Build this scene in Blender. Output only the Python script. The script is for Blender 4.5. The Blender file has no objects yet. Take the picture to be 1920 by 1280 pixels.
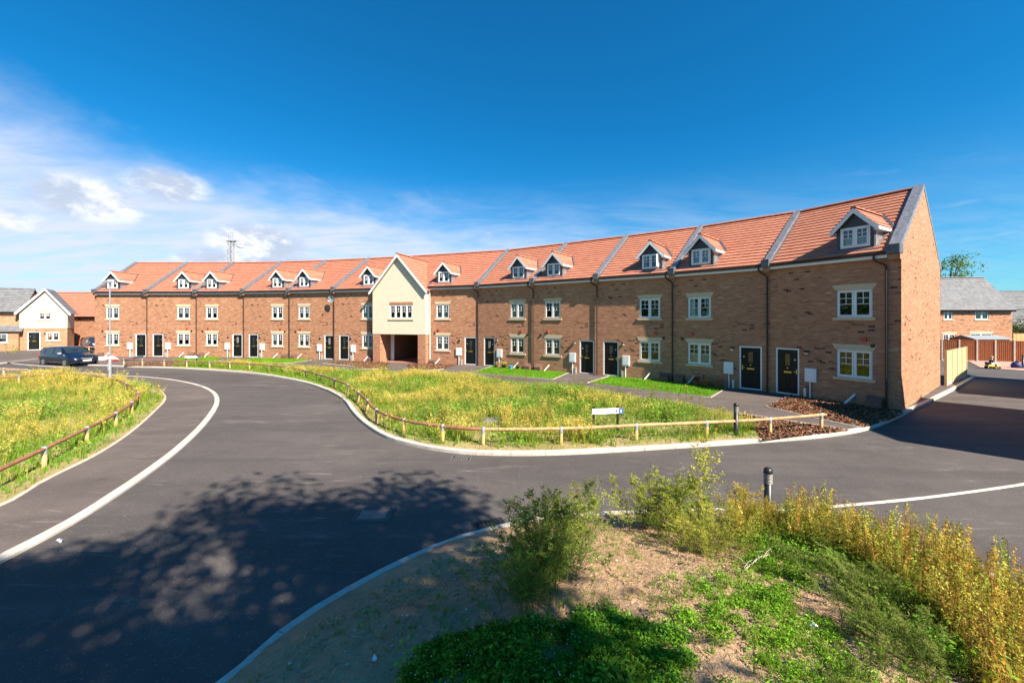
import bpy, bmesh, math, random
import numpy as np
from mathutils import Vector, Matrix
from mathutils.geometry import tessellate_polygon

random.seed(7); RNG = np.random.default_rng(7)
C = bpy.context.scene.collection
S = bpy.context.scene
R = math.radians

# ------------------------------------------------------------------ camera, sun, sky, exposure
FPX, HOR, HC = 770.0, 600.0, 3.54          # focal length in photo pixels, horizon row, eye height
cam = bpy.data.cameras.new('camera'); camo = bpy.data.objects.new('camera', cam); C.objects.link(camo)
camo.location = (0, 0, HC); camo.rotation_euler = (R(90), 0, 0)
cam.sensor_width = 36; cam.lens = FPX/1920*36; cam.shift_y = -(640-HOR)/1920
cam.clip_start = .05; cam.clip_end = 5000
S.camera = camo

SUN_AZ, SUN_EL = 43.5, 42.0                # sun stands behind and to the right of the camera
sd = Vector((math.sin(R(SUN_AZ))*math.cos(R(SUN_EL)), -math.cos(R(SUN_AZ))*math.cos(R(SUN_EL)), math.sin(R(SUN_EL))))
sun = bpy.data.lights.new('sun', 'SUN'); suno = bpy.data.objects.new('sun', sun); C.objects.link(suno)
sun.energy = 5.0; sun.angle = R(.55); sun.color = (1, .90, .76)
suno.rotation_euler = sd.to_track_quat('Z', 'Y').to_euler(); suno.location = (30, -30, 40)

S.view_settings.view_transform = 'Standard'; S.view_settings.look = 'None'
S.view_settings.exposure = 1.36; S.view_settings.gamma = 1

W = bpy.data.worlds.new('World'); S.world = W; W.use_nodes = True

class NT:
    """small helper for building node trees"""
    def __init__(s, tree): s.t = tree; s.n = tree.nodes; s.l = tree.links
    def node(s, typ, **kw):
        n = s.n.new(typ)
        for k, v in kw.items(): setattr(n, k, v)
        return n
    def put(s, sock, v):
        if isinstance(v, bpy.types.NodeSocket): s.l.new(v, sock)
        elif v is not None:
            if hasattr(sock.default_value, '__len__') and not hasattr(v, '__len__'): v = (v,)*len(sock.default_value)
            if hasattr(v, '__len__') and len(sock.default_value) == 4 and len(v) == 3: v = tuple(v)+(1,)
            sock.default_value = v
    def math(s, op, a, b=None, c=None, clamp=False):
        n = s.node('ShaderNodeMath', operation=op, use_clamp=clamp)
        for i, v in enumerate((a, b, c)):
            if v is not None: s.put(n.inputs[i], v)
        return n.outputs[0]
    def vmath(s, op, a, b=None, out=0):
        n = s.node('ShaderNodeVectorMath', operation=op)
        s.put(n.inputs[0], a)
        if b is not None: s.put(n.inputs[1], b)
        return n.outputs[out]
    def xyz(s, v):
        n = s.node('ShaderNodeSeparateXYZ'); s.put(n.inputs[0], v); return n.outputs
    def comb(s, x, y, z=0.0):
        n = s.node('ShaderNodeCombineXYZ'); s.put(n.inputs[0], x); s.put(n.inputs[1], y); s.put(n.inputs[2], z); return n.outputs[0]
    def noise(s, vec, scale, detail=3, rough=.55, dist=0, out='Fac'):
        n = s.node('ShaderNodeTexNoise'); s.put(n.inputs['Vector'], vec); n.inputs['Scale'].default_value = scale
        n.inputs['Detail'].default_value = detail; n.inputs['Roughness'].default_value = rough; n.inputs['Distortion'].default_value = dist
        return n.outputs[out]
    def white(s, vec, out='Value'):
        n = s.node('ShaderNodeTexWhiteNoise', noise_dimensions='3D'); s.put(n.inputs['Vector'], vec); return n.outputs[out]
    def ramp(s, fac, stops, interp='LINEAR'):
        n = s.node('ShaderNodeValToRGB'); s.put(n.inputs[0], fac); e = n.color_ramp.elements; n.color_ramp.interpolation = interp
        while len(e) < len(stops): e.new(.5)
        for el, (p, c) in zip(e, stops): el.position = p; el.color = tuple(c)+(1,) if hasattr(c, '__len__') else (c, c, c, 1)
        return n.outputs[0]
    def mix(s, fac, a, b, typ='MIX'):
        n = s.node('ShaderNodeMix', data_type='RGBA', blend_type=typ); s.put(n.inputs[0], fac); s.put(n.inputs[6], a); s.put(n.inputs[7], b); return n.outputs[2]
    def maprange(s, v, a, b, c=0., d=1., smooth=True):
        n = s.node('ShaderNodeMapRange', interpolation_type='SMOOTHSTEP' if smooth else 'LINEAR'); s.put(n.inputs[0], v)
        for i, x in enumerate((a, b, c, d)): s.put(n.inputs[i+1], x)
        return n.outputs[0]

def build_world():
    t = NT(W.node_tree); t.n.clear()
    out = t.node('ShaderNodeOutputWorld'); bg = t.node('ShaderNodeBackground'); t.l.new(bg.outputs[0], out.inputs[0])
    sky = t.node('ShaderNodeTexSky', sky_type='NISHITA'); sky.sun_disc = False
    sky.sun_elevation = R(SUN_EL); sky.sun_rotation = R(180-SUN_AZ); sky.air_density = 1.0; sky.dust_density = .3; sky.ozone_density = 4.0
    d = t.node('ShaderNodeTexCoord').outputs['Generated']
    x, y, z = t.xyz(d)
    zc = t.math('MAXIMUM', z, .0)
    base = t.mix(1.0, sky.outputs[0], (.07, .84, 1.20), 'MULTIPLY')     # the deep polarised blue of the photograph
    low = t.maprange(z, .0, .42, 1, 0)
    base = t.mix(t.math('MULTIPLY', low, .55), base, t.mix(1, sky.outputs[0], (.55, 1.05, 1.12), 'MULTIPLY'))
    az = t.math('ARCTAN2', x, y); el = t.math('ARCSINE', z)
    # high thin cloud sheet on the left, streaky
    p = t.comb(t.math('DIVIDE', x, t.math('ADD', zc, .14)), t.math('DIVIDE', y, t.math('ADD', zc, .14)), 0)
    n1 = t.noise(p, .9, 6, .6, .4); 
    ps = t.vmath('MULTIPLY', p, (1.0, 2.6, 1)); n2 = t.noise(ps, 2.2, 6, .62, .6)
    line = t.math('MULTIPLY_ADD', t.math('ADD', az, .30), -.11, .262)
    edge = t.math('ADD', t.math('SUBTRACT', line, el), t.math('MULTIPLY', t.math('SUBTRACT', n1, .5), .30))
    sheet = t.maprange(edge, -.05, .12)
    sheet = t.math('MULTIPLY', sheet, t.maprange(n2, .28, .66, .66, 1.0))
    sheet = t.math('MULTIPLY', sheet, t.maprange(az, .0, .9, 1, .12))
    sheet = t.math('MULTIPLY', sheet, t.maprange(az, -2.0, -1.35))
    # a few soft wisps towards the right
    pw = t.comb(t.math('MULTIPLY', az, 2.2), t.math('MULTIPLY', el, 16), 3.1)
    wisp = t.math('MULTIPLY', t.maprange(t.noise(pw, 1.6, 5, .6, .5), .52, .78), t.maprange(el, .34, .10))
    wisp = t.math('MULTIPLY', wisp, .42)
    veil = t.math('MULTIPLY', t.math('MULTIPLY', t.maprange(el, .34, .08), t.maprange(n2, .28, .70, .15, .72)), t.math('MULTIPLY', t.maprange(az, -1.4, -.9), t.maprange(az, .15, .75, 1, .25)))
    thin = t.math('MAXIMUM', t.math('MULTIPLY', sheet, .93), t.math('MAXIMUM', wisp, veil))
    col = t.mix(thin, base, (5.9, 6.3, 7.7))
    # cumulus puffs with grey undersides
    pp = t.comb(t.math('MULTIPLY', az, 9), t.math('MULTIPLY', el, 15), 0)
    puffn = t.noise(pp, 1.15, 6, .62, .2)
    puffs = None
    for (a, e, wa, we, k) in ((-.555, .155, .11, .055, 1.0), (-.80, .20, .10, .05, .9), (-.70, .245, .085, .045, .85), (-.50, .115, .16, .03, .9), (-.92, .155, .14, .03, .7), (-.62, .12, .10, .035, .8), (-.062, .205, .03, .018, .55), (.92, .095, .03, .012, .4)):
        g = t.math('ADD', t.math('POWER', t.math('DIVIDE', t.math('SUBTRACT', az, a), wa), 2), t.math('POWER', t.math('DIVIDE', t.math('SUBTRACT', el, e), we), 2))
        g = t.math('MULTIPLY', t.math('EXPONENT', t.math('MULTIPLY', g, -1)), k)
        puffs = g if puffs is None else t.math('MAXIMUM', puffs, g)
    dens = t.maprange(t.math('MULTIPLY', puffs, t.math('ADD', puffn, .45)), .38, .72)
    pp2 = t.vmath('ADD', pp, (.35, .62, 0)); puffn2 = t.noise(pp2, 1.15, 6, .62, .2)
    shade = t.maprange(t.math('SUBTRACT', puffn2, puffn), -.14, .10)
    pcol = t.mix(shade, (8.2, 8.3, 8.7), (4.3, 4.95, 6.1))
    col = t.mix(t.math('MULTIPLY', dens, .9), col, pcol)
    # below the horizon: dull earth colour
    col = t.mix(t.maprange(z, -.02, .0, 1, 0), col, (.9, .85, .7))
    t.l.new(col, bg.inputs[0]); bg.inputs[1].default_value = .054
build_world()

# ------------------------------------------------------------------ generic builders
def pt(x, y, z=0.0):
    """photo pixel on the horizontal plane z -> world"""
    Z = FPX*(HC-z)/(y-HOR); return Vector(((x-960)/FPX*Z, Z, z))
def link(o, parent=None):
    C.objects.link(o)
    if parent is not None: o.parent = parent
    return o
def tag(o, label=None, cat=None, group=None, kind=None):
    if label: o['label'] = label
    if cat: o['category'] = cat
    if group: o['group'] = group
    if kind: o['kind'] = kind
    return o
def struct(o): o['kind'] = 'structure'; return o
def empty(name, loc, rz=0.0):
    o = bpy.data.objects.new(name, None); o.empty_display_size = .3; C.objects.link(o); o.location = loc; o.rotation_euler = (0, 0, rz); return o

class MB:
    def __init__(s): s.v = []; s.f = []; s.sm = []
    def face(s, pts, smooth=False):
        i = len(s.v); s.v += [tuple(p) for p in pts]; s.f.append(tuple(range(i, i+len(pts)))); s.sm.append(smooth); return s
    def mesh(s, vs, fs, smooth=False):
        i = len(s.v); s.v += [tuple(p) for p in vs]
        for f in fs: s.f.append(tuple(i+k for k in f)); s.sm.append(smooth)
        return s
    def hexa(s, p):                      # 8 corners: bottom 0-3, top 4-7 (ccw)
        return s.mesh(p, [(3, 2, 1, 0), (4, 5, 6, 7), (0, 1, 5, 4), (1, 2, 6, 5), (2, 3, 7, 6), (3, 0, 4, 7)])
    def box(s, x0, x1, y0, y1, z0, z1):
        return s.hexa([(x0, y0, z0), (x1, y0, z0), (x1, y1, z0), (x0, y1, z0), (x0, y0, z1), (x1, y0, z1), (x1, y1, z1), (x0, y1, z1)])
    def tube(s, path, rad, n=8, caps=True, smooth=True):
        path = [Vector(p) for p in path]; m = len(path)
        rads = rad if hasattr(rad, '__len__') else [rad]*m
        vs = []; ref = None
        for i, p in enumerate(path):
            d = (path[min(i+1, m-1)]-path[max(i-1, 0)]).normalized()
            a = ref if ref is not None else (Vector((0, 0, 1)) if abs(d.z) < .9 else Vector((1, 0, 0)))
            u = (a-d*a.dot(d)).normalized(); ref = u; w = d.cross(u)
            for k in range(n):
                t = 2*math.pi*(k+.5)/n; vs.append(p+(u*math.cos(t)+w*math.sin(t))*rads[i])
        fs = [(i*n+k, i*n+(k+1) % n, (i+1)*n+(k+1) % n, (i+1)*n+k) for i in range(m-1) for k in range(n)]
        s.mesh(vs, fs, smooth)
        if caps: s.face(vs[:n][::-1]); s.face(vs[-n:])
        return s
    def lathe(s, prof, c=(0, 0, 0), n=16, smooth=True):
        vs = [(c[0]+r*math.cos(2*math.pi*k/n), c[1]+r*math.sin(2*math.pi*k/n), c[2]+z) for r, z in prof for k in range(n)]
        fs = [(i*n+k, i*n+(k+1) % n, (i+1)*n+(k+1) % n, (i+1)*n+k) for i in range(len(prof)-1) for k in range(n)]
        s.mesh(vs, fs, smooth); s.face(vs[:n][::-1]); s.face(vs[-n:]); return s
    def poly(s, pts):
        pts = [Vector(p) for p in pts]
        for t in tessellate_polygon([pts]):
            q = [pts[i] for i in t]
            if (q[1]-q[0]).cross(q[2]-q[0]).z < 0: q.reverse()
            s.face(q)
        return s
    def build(s, name, mat, parent=None, uv=True):
        me = bpy.data.meshes.new(name); me.from_pydata(s.v, [], s.f); me.update()
        if any(s.sm): me.polygons.foreach_set('use_smooth', s.sm)
        if uv and s.f:
            ul = me.uv_layers.new(name='UVMap'); data = np.zeros(len(me.loops)*2, np.float32)
            for p in me.polygons:
                n = p.normal
                if abs(n.z) > .96: t = Vector((1, 0, 0)); u2 = Vector((0, 1, 0))
                else:
                    t = Vector((-n.y, n.x, 0)).normalized(); u2 = n.cross(t)
                for li in p.loop_indices:
                    co = me.vertices[me.loops[li].vertex_index].co
                    data[2*li] = co.dot(t); data[2*li+1] = co.dot(u2)
            ul.data.foreach_set('uv', data)
        if mat: me.materials.append(mat)
        o = bpy.data.objects.new(name, me); return link(o, parent)

def smooth_line(pts, k=6):
    """Catmull-Rom through the given points"""
    P = [Vector(p) for p in pts]; out = []
    for i in range(len(P)-1):
        a, b, c, d = P[max(i-1, 0)], P[i], P[i+1], P[min(i+2, len(P)-1)]
        for j in range(k):
            t = j/k; out.append(.5*((2*b)+(c-a)*t+(2*a-5*b+4*c-d)*t*t+(3*b-a-3*c+d)*t**3))
    out.append(P[-1]); return out
def offset_line(L, dist):
    out = []
    for i, p in enumerate(L):
        d = (L[min(i+1, len(L)-1)]-L[max(i-1, 0)]); d.z = 0; d.normalize(); out.append(p+Vector((-d.y, d.x, 0))*dist)
    return out
def resample(L, step):
    out = [L[0].copy()]; acc = 0.
    for a, b in zip(L, L[1:]):
        d = (b-a).length; t = step-acc
        while t <= d and d > 1e-9: out.append(a.lerp(b, t/d)); t += step
        acc = (acc+d) % step
    if (out[-1]-L[-1]).length > step*.2: out.append(L[-1].copy())
    return out
def kerb_strip(L, w, z0, z1, mb=None, stone=.915):
    """a row of kerb stones along L, from the line itself to w at its left"""
    mb = mb or MB(); sub = 2; N = resample(L, stone/sub); B = offset_line(N, w); b = min(.02, w*.3); A2 = offset_line(N, b); rg = random.Random(len(N)); dz = 0
    for i in range(len(N)-1):
        if i % sub == 0: dz = rg.uniform(-.003, .003)
        g0, g1 = (.005 if i % sub == 0 else 0), (.005 if i % sub == sub-1 else 0); d = (N[i+1]-N[i]).normalized()
        a0, a1, b0, b1, c0, c1 = N[i]+d*g0, N[i+1]-d*g1, B[i]+d*g0, B[i+1]-d*g1, A2[i]+d*g0, A2[i+1]-d*g1
        z = lambda p, h: (p.x, p.y, h); h = z1+dz
        mb.face([z(a0, z0), z(a1, z0), z(a1, h-b), z(a0, h-b)]); mb.face([z(a0, h-b), z(a1, h-b), z(c1, h), z(c0, h)])
        mb.face([z(c0, h), z(c1, h), z(b1, h), z(b0, h)]); mb.face([z(b1, z0), z(b0, z0), z(b0, h), z(b1, h)])
        if g0: mb.face([z(a0, z0), z(a0, h-b), z(c0, h), z(b0, h), z(b0, z0)])
        if g1: mb.face([z(a1, z0), z(b1, z0), z(b1, h), z(c1, h), z(a1, h-b)])
    return mb

# ------------------------------------------------------------------ materials
M = {}
def newmat(name):
    m = bpy.data.materials.new(name); m.use_nodes = True; t = NT(m.node_tree); b = m.node_tree.nodes['Principled BSDF']; M[name] = m; return m, t, b
def bump(t, b, h, dist=.01, strength=.6):
    n = t.node('ShaderNodeBump'); n.inputs['Strength'].default_value = strength; n.inputs['Distance'].default_value = dist
    t.put(n.inputs['Height'], h); t.l.new(n.outputs[0], b.inputs['Normal'])
def plain(name, col, rough=.6, metal=0., var=.12, scale=9., bumpd=0., spec=.5):
    m, t, b = newmat(name); oc = t.node('ShaderNodeTexCoord').outputs['Object']
    n = t.noise(oc, scale, 4, .6)
    c = t.mix(t.maprange(n, .3, .7), tuple(x*(1-var) for x in col), tuple(min(1, x*(1+var)) for x in col))
    t.put(b.inputs['Base Color'], c); b.inputs['Roughness'].default_value = rough; b.inputs['Metallic'].default_value = metal
    b.inputs['Specular IOR Level'].default_value = spec
    if bumpd: bump(t, b, t.noise(oc, scale*5, 3, .6), bumpd)
    return m

def brick_mat(name, stops, mortar, dark=.5):
    m, t, b = newmat(name)
    uv = t.node('ShaderNodeTexCoord').outputs['UV']; u, v, _ = t.xyz(uv)
    rowf = t.math('DIVIDE', v, .075); row = t.math('FLOOR', rowf)
    odd = t.math('MULTIPLY', t.math('FLOORED_MODULO', row, 2), .5)
    colf = t.math('ADD', t.math('DIVIDE', u, .225), odd); ci = t.math('FLOOR', colf)
    idv = t.comb(ci, row, 0)
    w = t.white(idv)
    # long runs of darker and paler bricks
    st = t.noise(t.comb(t.math('MULTIPLY', ci, .16), t.math('MULTIPLY', row, .62), 5.), 1.3, 2, .6)
    patch = t.noise(t.vmath('MULTIPLY', uv, (.5, .8, 1)), 1.0, 3, .5)
    f = t.math('ADD', t.math('ADD', t.math('MULTIPLY', w, .50), t.math('MULTIPLY', t.maprange(st, .22, .78, smooth=False), .34)), t.math('MULTIPLY', t.maprange(patch, .25, .75, smooth=False), .18))
    c = t.ramp(f, stops)
    fx = t.math('FRACT', colf); fy = t.math('FRACT', rowf)
    dx = t.math('MULTIPLY', t.math('MINIMUM', fx, t.math('SUBTRACT', 1, fx)), .225); dy = t.math('MULTIPLY', t.math('MINIMUM', fy, t.math('SUBTRACT', 1, fy)), .075)
    dd = t.math('MINIMUM', dx, dy)
    mk = t.maprange(dd, .0035, .0065, 1, 0)
    c = t.mix(t.math('MULTIPLY', mk, .75), c, mortar)
    g = t.noise(uv, 60, 3, .6)
    c = t.mix(.25, c, t.mix(1, c, t.ramp(g, [(.2, .45), (.8, 1.3)]), 'MULTIPLY'))
    t.put(b.inputs['Base Color'], c); b.inputs['Roughness'].default_value = .9; b.inputs['Specular IOR Level'].default_value = .25
    h = t.math('ADD', t.math('MULTIPLY', t.math('SUBTRACT', 1, mk), .8), t.math('ADD', t.math('MULTIPLY', w, .35), t.math('MULTIPLY', g, .25)))
    bump(t, b, h, .012, .8)
    return m
BR = [(.20, (.065, .03, .027)), (.25, (.33, .150, .084)), (.48, (.405, .190, .106)), (.74, (.46, .228, .130)), (.85, (.54, .325, .205)), (.93, (.70, .51, .39))]
brick_mat('multi_brick', BR, (.47, .33, .22))
brick_mat('buff_brick', [(p, (c[0]*1.08, c[1]*1.12, c[2]*1.06)) for p, c in BR], (.46, .37, .28))

def tile_mat(name, c0, c1, c2):
    m, t, b = newmat(name); uv = t.node('ShaderNodeTexCoord').outputs['UV']; u, v, _ = t.xyz(uv)
    cu = t.math('DIVIDE', u, .30); cv = t.math('DIVIDE', v, .335)
    w = t.white(t.comb(t.math('FLOOR', cu), t.math('FLOOR', cv), 0))
    fx = t.math('FRACT', cu); e = t.math('MINIMUM', fx, t.math('SUBTRACT', 1, fx))
    gap = t.maprange(e, .0, .045, 1, 0)
    n = t.noise(uv, 3.5, 4, .6); n2 = t.noise(uv, 70, 2, .6)
    c = t.ramp(t.math('ADD', t.math('MULTIPLY', w, .25), t.math('ADD', t.math('MULTIPLY', n, .55), t.math('MULTIPLY', n2, .2))), [(.2, c0), (.5, c1), (.85, c2)])
    c = t.mix(t.math('MULTIPLY', gap, .05), c, tuple(x*.35 for x in c0))
    t.put(b.inputs['Base Color'], c); b.inputs['Roughness'].default_value = .75; b.inputs['Specular IOR Level'].default_value = .35
    wave = t.math('SINE', t.math('MULTIPLY', cu, 2*math.pi))
    bump(t, b, t.math('ADD', t.math('MULTIPLY', wave, .10), t.math('ADD', t.math('MULTIPLY', n2, .15), t.math('MULTIPLY', gap, -.15))), .02, .6)
    return m
tile_mat('red_tile', (.33, .118, .068), (.41, .160, .098), (.48, .205, .128))
tile_mat('grey_tile', (.10, .10, .105), (.165, .165, .17), (.24, .24, .245))
plain('lead', (.115, .12, .135), .55, .25, .3, 6, .004)
plain('coping_lead', (.26, .26, .275), .42, .45, .3, 7, .004)
plain('white_upvc', (.74, .74, .74), .35, 0, .03)
plain('door_black', (.009, .009, .009), .42, 0, .2, spec=.25)
plain('black_plastic', (.014, .013, .013), .4, 0, .2)
plain('brown_black', (.03, .02, .017), .45, 0, .2)
plain('stone', (.57, .445, .29), .85, 0, .1, 14, .003)
plain('cream_render', (.68, .585, .435), .9, 0, .04, 5, .004)
plain('brass', (.62, .45, .12), .3, .8, .1)
plain('steel', (.62, .63, .65), .45, .6, .08)
plain('galvanised', (.36, .38, .40), .45, .4, .12, 20)
plain('grey_paint', (.045, .048, .058), .5, 0, .1)
plain('pale_render', (.48, .44, .345), .9, 0, .04, 5, .004)
plain('meter_white', (.74, .74, .73), .45, 0, .05)
plain('meter_brown', (.155, .085, .06), .55, 0, .2)
plain('alarm_red', (.5, .06, .03), .5)
plain('curtain', (.78, .77, .74), .9, 0, .1, 25)
plain('blind', (.66, .52, .28), .9, 0, .08)
plain('interior', (.30, .27, .24), .9)
plain('passage_floor', (.34, .15, .095), .85, 0, .3, 20)
def wood(name, a, c):
    m, t, b = newmat(name); oc = t.node('ShaderNodeTexCoord').outputs['Object']
    n = t.noise(t.vmath('MULTIPLY', oc, (9, 9, 9)), 1.0, 5, .65, .6); n2 = t.noise(oc, 1.2, 2)
    t.put(b.inputs['Base Color'], t.mix(t.maprange(t.math('ADD', t.math('MULTIPLY', n, .7), t.math('MULTIPLY', n2, .3)), .3, .7), a, c)); b.inputs['Roughness'].default_value = .75
    bump(t, b, n, .006); return m
wood('pine', (.42, .21, .075), (.62, .37, .16))
wood('pine_rail', (.30, .14, .06), (.62, .38, .19))
wood('dark_rail', (.17, .07, .035), (.34, .155, .08))
wood('pale_board', (.60, .43, .21), (.74, .57, .32))
wood('tan_fence', (.26, .075, .022), (.42, .145, .045))
wood('bark', (.06, .045, .032), (.13, .10, .075))
plain('concrete', (.52, .48, .42), .9, 0, .16, 7, .004)
m, t, b = newmat('kerb_concrete'); oc = t.node('ShaderNodeTexCoord').outputs['Object']
n1 = t.noise(oc, 1.05, 2, .5); n2 = t.noise(oc, 9, 5, .7); n3 = t.noise(oc, 90, 2, .6)
c = t.ramp(t.math('ADD', t.math('ADD', t.math('MULTIPLY', n1, .5), t.math('MULTIPLY', n2, .45)), t.math('MULTIPLY', n3, .1)), [(.34, (.26, .235, .20)), (.47, (.43, .39, .34)), (.68, (.54, .50, .44))])
t.put(b.inputs['Base Color'], c); b.inputs['Roughness'].default_value = .92; b.inputs['Specular IOR Level'].default_value = .25; bump(t, b, t.math('ADD', n2, n3), .006)
plain('concrete_post', (.56, .50, .42), .9, 0, .12, 7)
plain('edging', (.46, .38, .31), .9, 0, .15, 6)
plain('white_litter', (.85, .85, .86), .7)
plain('tyre', (.012, .012, .013), .85)
plain('rim', (.42, .43, .45), .35, .8)
plain('clear_lens', (.80, .82, .85), .12, .3)
plain('plate_white', (.85, .85, .82), .5)
plain('sign_white', (.86, .86, .88), .5, 0, .02)
plain('sign_grey', (.24, .25, .33), .6, 0, .02)
plain('sign_blue', (.01, .13, .52), .5, 0, .05)
plain('sign_red', (.6, .03, .03), .5)
plain('toy_yellow', (.85, .50, .02), .4)
plain('skin', (.62, .38, .27), .6)
plain('hair', (.52, .36, .17), .7)
plain('navy_cloth', (.012, .015, .05), .8)
plain('white_cloth', (.75, .74, .78), .8)
plain('blue_bag', (.03, .035, .15), .6)
plain('terracotta', (.34, .11, .05), .8)
plain('blue_pot', (.12, .36, .62), .35)
plain('flower_red', (.50, .03, .03), .6)
plain('flower_orange', (.75, .36, .03), .6)
plain('flower_yellow', (.70, .45, .06), .6)
plain('iron', (.05, .048, .048), .6, .5, .2)
plain('iron_pale', (.26, .24, .22), .6, .3, .2)
plain('iron_mid', (.15, .14, .13), .6, .3, .2)
plain('lamp_lens', (.75, .78, .8), .3)
plain('shed_felt', (.22, .24, .25), .9)

def car_paint(name, col):
    m, t, b = newmat(name); b.inputs['Base Color'].default_value = tuple(col)+(1,); b.inputs['Roughness'].default_value = .28
    b.inputs['Metallic'].default_value = .35; b.inputs['Coat Weight'].default_value = .8; b.inputs['Coat Roughness'].default_value = .05; return m
car_paint('paint_blue', (.010, .017, .038)); car_paint('paint_navy', (.03, .038, .075))
m, t, b = newmat('car_glass'); b.inputs['Base Color'].default_value = (.02, .03, .035, 1); b.inputs['Roughness'].default_value = .05; b.inputs['Specular IOR Level'].default_value = .9

def glass():
    m, t, b = newmat('window_glass'); t.n.remove(b); out = [n for n in t.n if n.type == 'OUTPUT_MATERIAL'][0]
    tr = t.node('ShaderNodeBsdfTransparent'); tr.inputs[0].default_value = (.86, .89, .88, 1); gl = t.node('ShaderNodeBsdfGlossy'); gl.inputs['Roughness'].default_value = .02
    fr = t.node('ShaderNodeFresnel'); fr.inputs['IOR'].default_value = 2.0
    oc = t.node('ShaderNodeTexCoord').outputs['Object']; bn = t.node('ShaderNodeBump'); bn.inputs['Strength'].default_value = .12; bn.inputs['Distance'].default_value = .02
    t.put(bn.inputs['Height'], t.noise(oc, 2.2, 2)); t.l.new(bn.outputs[0], gl.inputs['Normal'])
    mx = t.node('ShaderNodeMixShader'); t.l.new(fr.outputs[0], mx.inputs[0]); t.l.new(tr.outputs[0], mx.inputs[1]); t.l.new(gl.outputs[0], mx.inputs[2]); t.l.new(mx.outputs[0], out.inputs[0])
glass()

def asphalt(name, c0, c1, scuff=.5):
    m, t, b = newmat(name); oc = t.node('ShaderNodeTexCoord').outputs['Object']
    big = t.noise(oc, .22, 4, .55, .4); mid = t.noise(oc, 1.7, 4, .6); fine = t.noise(oc, 95, 2, .7); sp = t.white(t.vmath('FLOOR', t.vmath('MULTIPLY', oc, (70, 70, 1))))
    f = t.math('ADD', t.math('ADD', t.math('MULTIPLY', big, .5), t.math('MULTIPLY', mid, .3)), t.math('MULTIPLY', fine, .25))
    c = t.ramp(f, [(.33, c0), (.70, c1)])
    pol = t.noise(t.vmath('MULTIPLY', oc, (.10, .55, 1)), 1.3, 3, .5, 1.5); c = t.mix(t.math('MULTIPLY', t.maprange(pol, .42, .62), .35), c, tuple(x*.72 for x in c0))
    spots = t.noise(oc, 2.6, 2, .4); c = t.mix(t.math('MULTIPLY', t.maprange(spots, .70, .78), .45), c, tuple(x*.55 for x in c0))
    c = t.mix(t.maprange(sp, .95, 1.0, 0, .30), c, (.34, .31, .29))
    # dusty tyre scuffs, drawn out along the road
    st = t.noise(t.vmath('MULTIPLY', oc, (.35, 1.9, 1)), 1.7, 5, .7, 1.2); st2 = t.noise(oc, .35, 2)
    c = t.mix(t.math('MULTIPLY', t.math('MULTIPLY', t.maprange(st, .56, .76), t.maprange(st2, .36, .62)), scuff), c, tuple(x*2.2 for x in c1))
    t.put(b.inputs['Base Color'], c); b.inputs['Roughness'].default_value = .88; b.inputs['Specular IOR Level'].default_value = .3
    bump(t, b, t.math('ADD', fine, t.math('MULTIPLY', sp, .3)), .006, .7)
asphalt('asphalt', (.058, .051, .049), (.108, .093, .087), .8); asphalt('pavement_asphalt', (.080, .065, .059), (.142, .114, .101), .9)
asphalt('patch_asphalt', (.05, .05, .052), (.12, .115, .11))

def soil(name, c0, c1, c2, stones=.5):
    m, t, b = newmat(name); oc = t.node('ShaderNodeTexCoord').outputs['Object']
    n = t.noise(oc, 1.1, 5, .65, .3); n2 = t.noise(oc, 14, 4, .7)
    c = t.ramp(t.math('ADD', t.math('MULTIPLY', n, .6), t.math('MULTIPLY', n2, .4)), [(.28, c0), (.5, c1), (.74, c2)])
    vo = t.node('ShaderNodeTexVoronoi'); t.put(vo.inputs['Vector'], oc); vo.inputs['Scale'].default_value = 26
    wv = t.xyz(vo.outputs['Color'])[0]
    st = t.math('MULTIPLY', t.maprange(vo.outputs['Distance'], .16, .30, 1, 0), t.math('GREATER_THAN', wv, .82))
    c = t.mix(t.math('MULTIPLY', st, stones), c, (.52, .47, .41))
    t.put(b.inputs['Base Color'], c); b.inputs['Roughness'].default_value = .95; b.inputs['Specular IOR Level'].default_value = .15
    bump(t, b, t.math('ADD', t.math('MULTIPLY', n2, 1.0), t.math('MULTIPLY', st, .6)), .05, .9)
soil('mound_soil', (.20, .125, .073), (.36, .232, .137), (.49, .345, .22))
soil('verge_soil', (.15, .15, .04), (.30, .24, .10), (.50, .38, .24), .25)
soil('lawn_soil', (.05, .12, .015), (.08, .19, .02), (.13, .25, .035), 0)
soil('mulch', (.035, .018, .012), (.11, .055, .032), (.24, .13, .08), 0)
soil('field', (.08, .10, .03), (.12, .14, .04), (.18, .17, .07), 0)
m, t, b = newmat('block_paving'); uv = t.node('ShaderNodeTexCoord').outputs['Object']; bk = t.node('ShaderNodeTexBrick'); t.put(bk.inputs['Vector'], uv); bk.inputs['Scale'].default_value = 5
bk.inputs['Color1'].default_value = (.42, .22, .17, 1); bk.inputs['Color2'].default_value = (.52, .29, .22, 1); bk.inputs['Mortar'].default_value = (.34, .2, .16, 1); t.l.new(bk.outputs[0], b.inputs['Base Color']); b.inputs['Roughness'].default_value = .9

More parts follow.
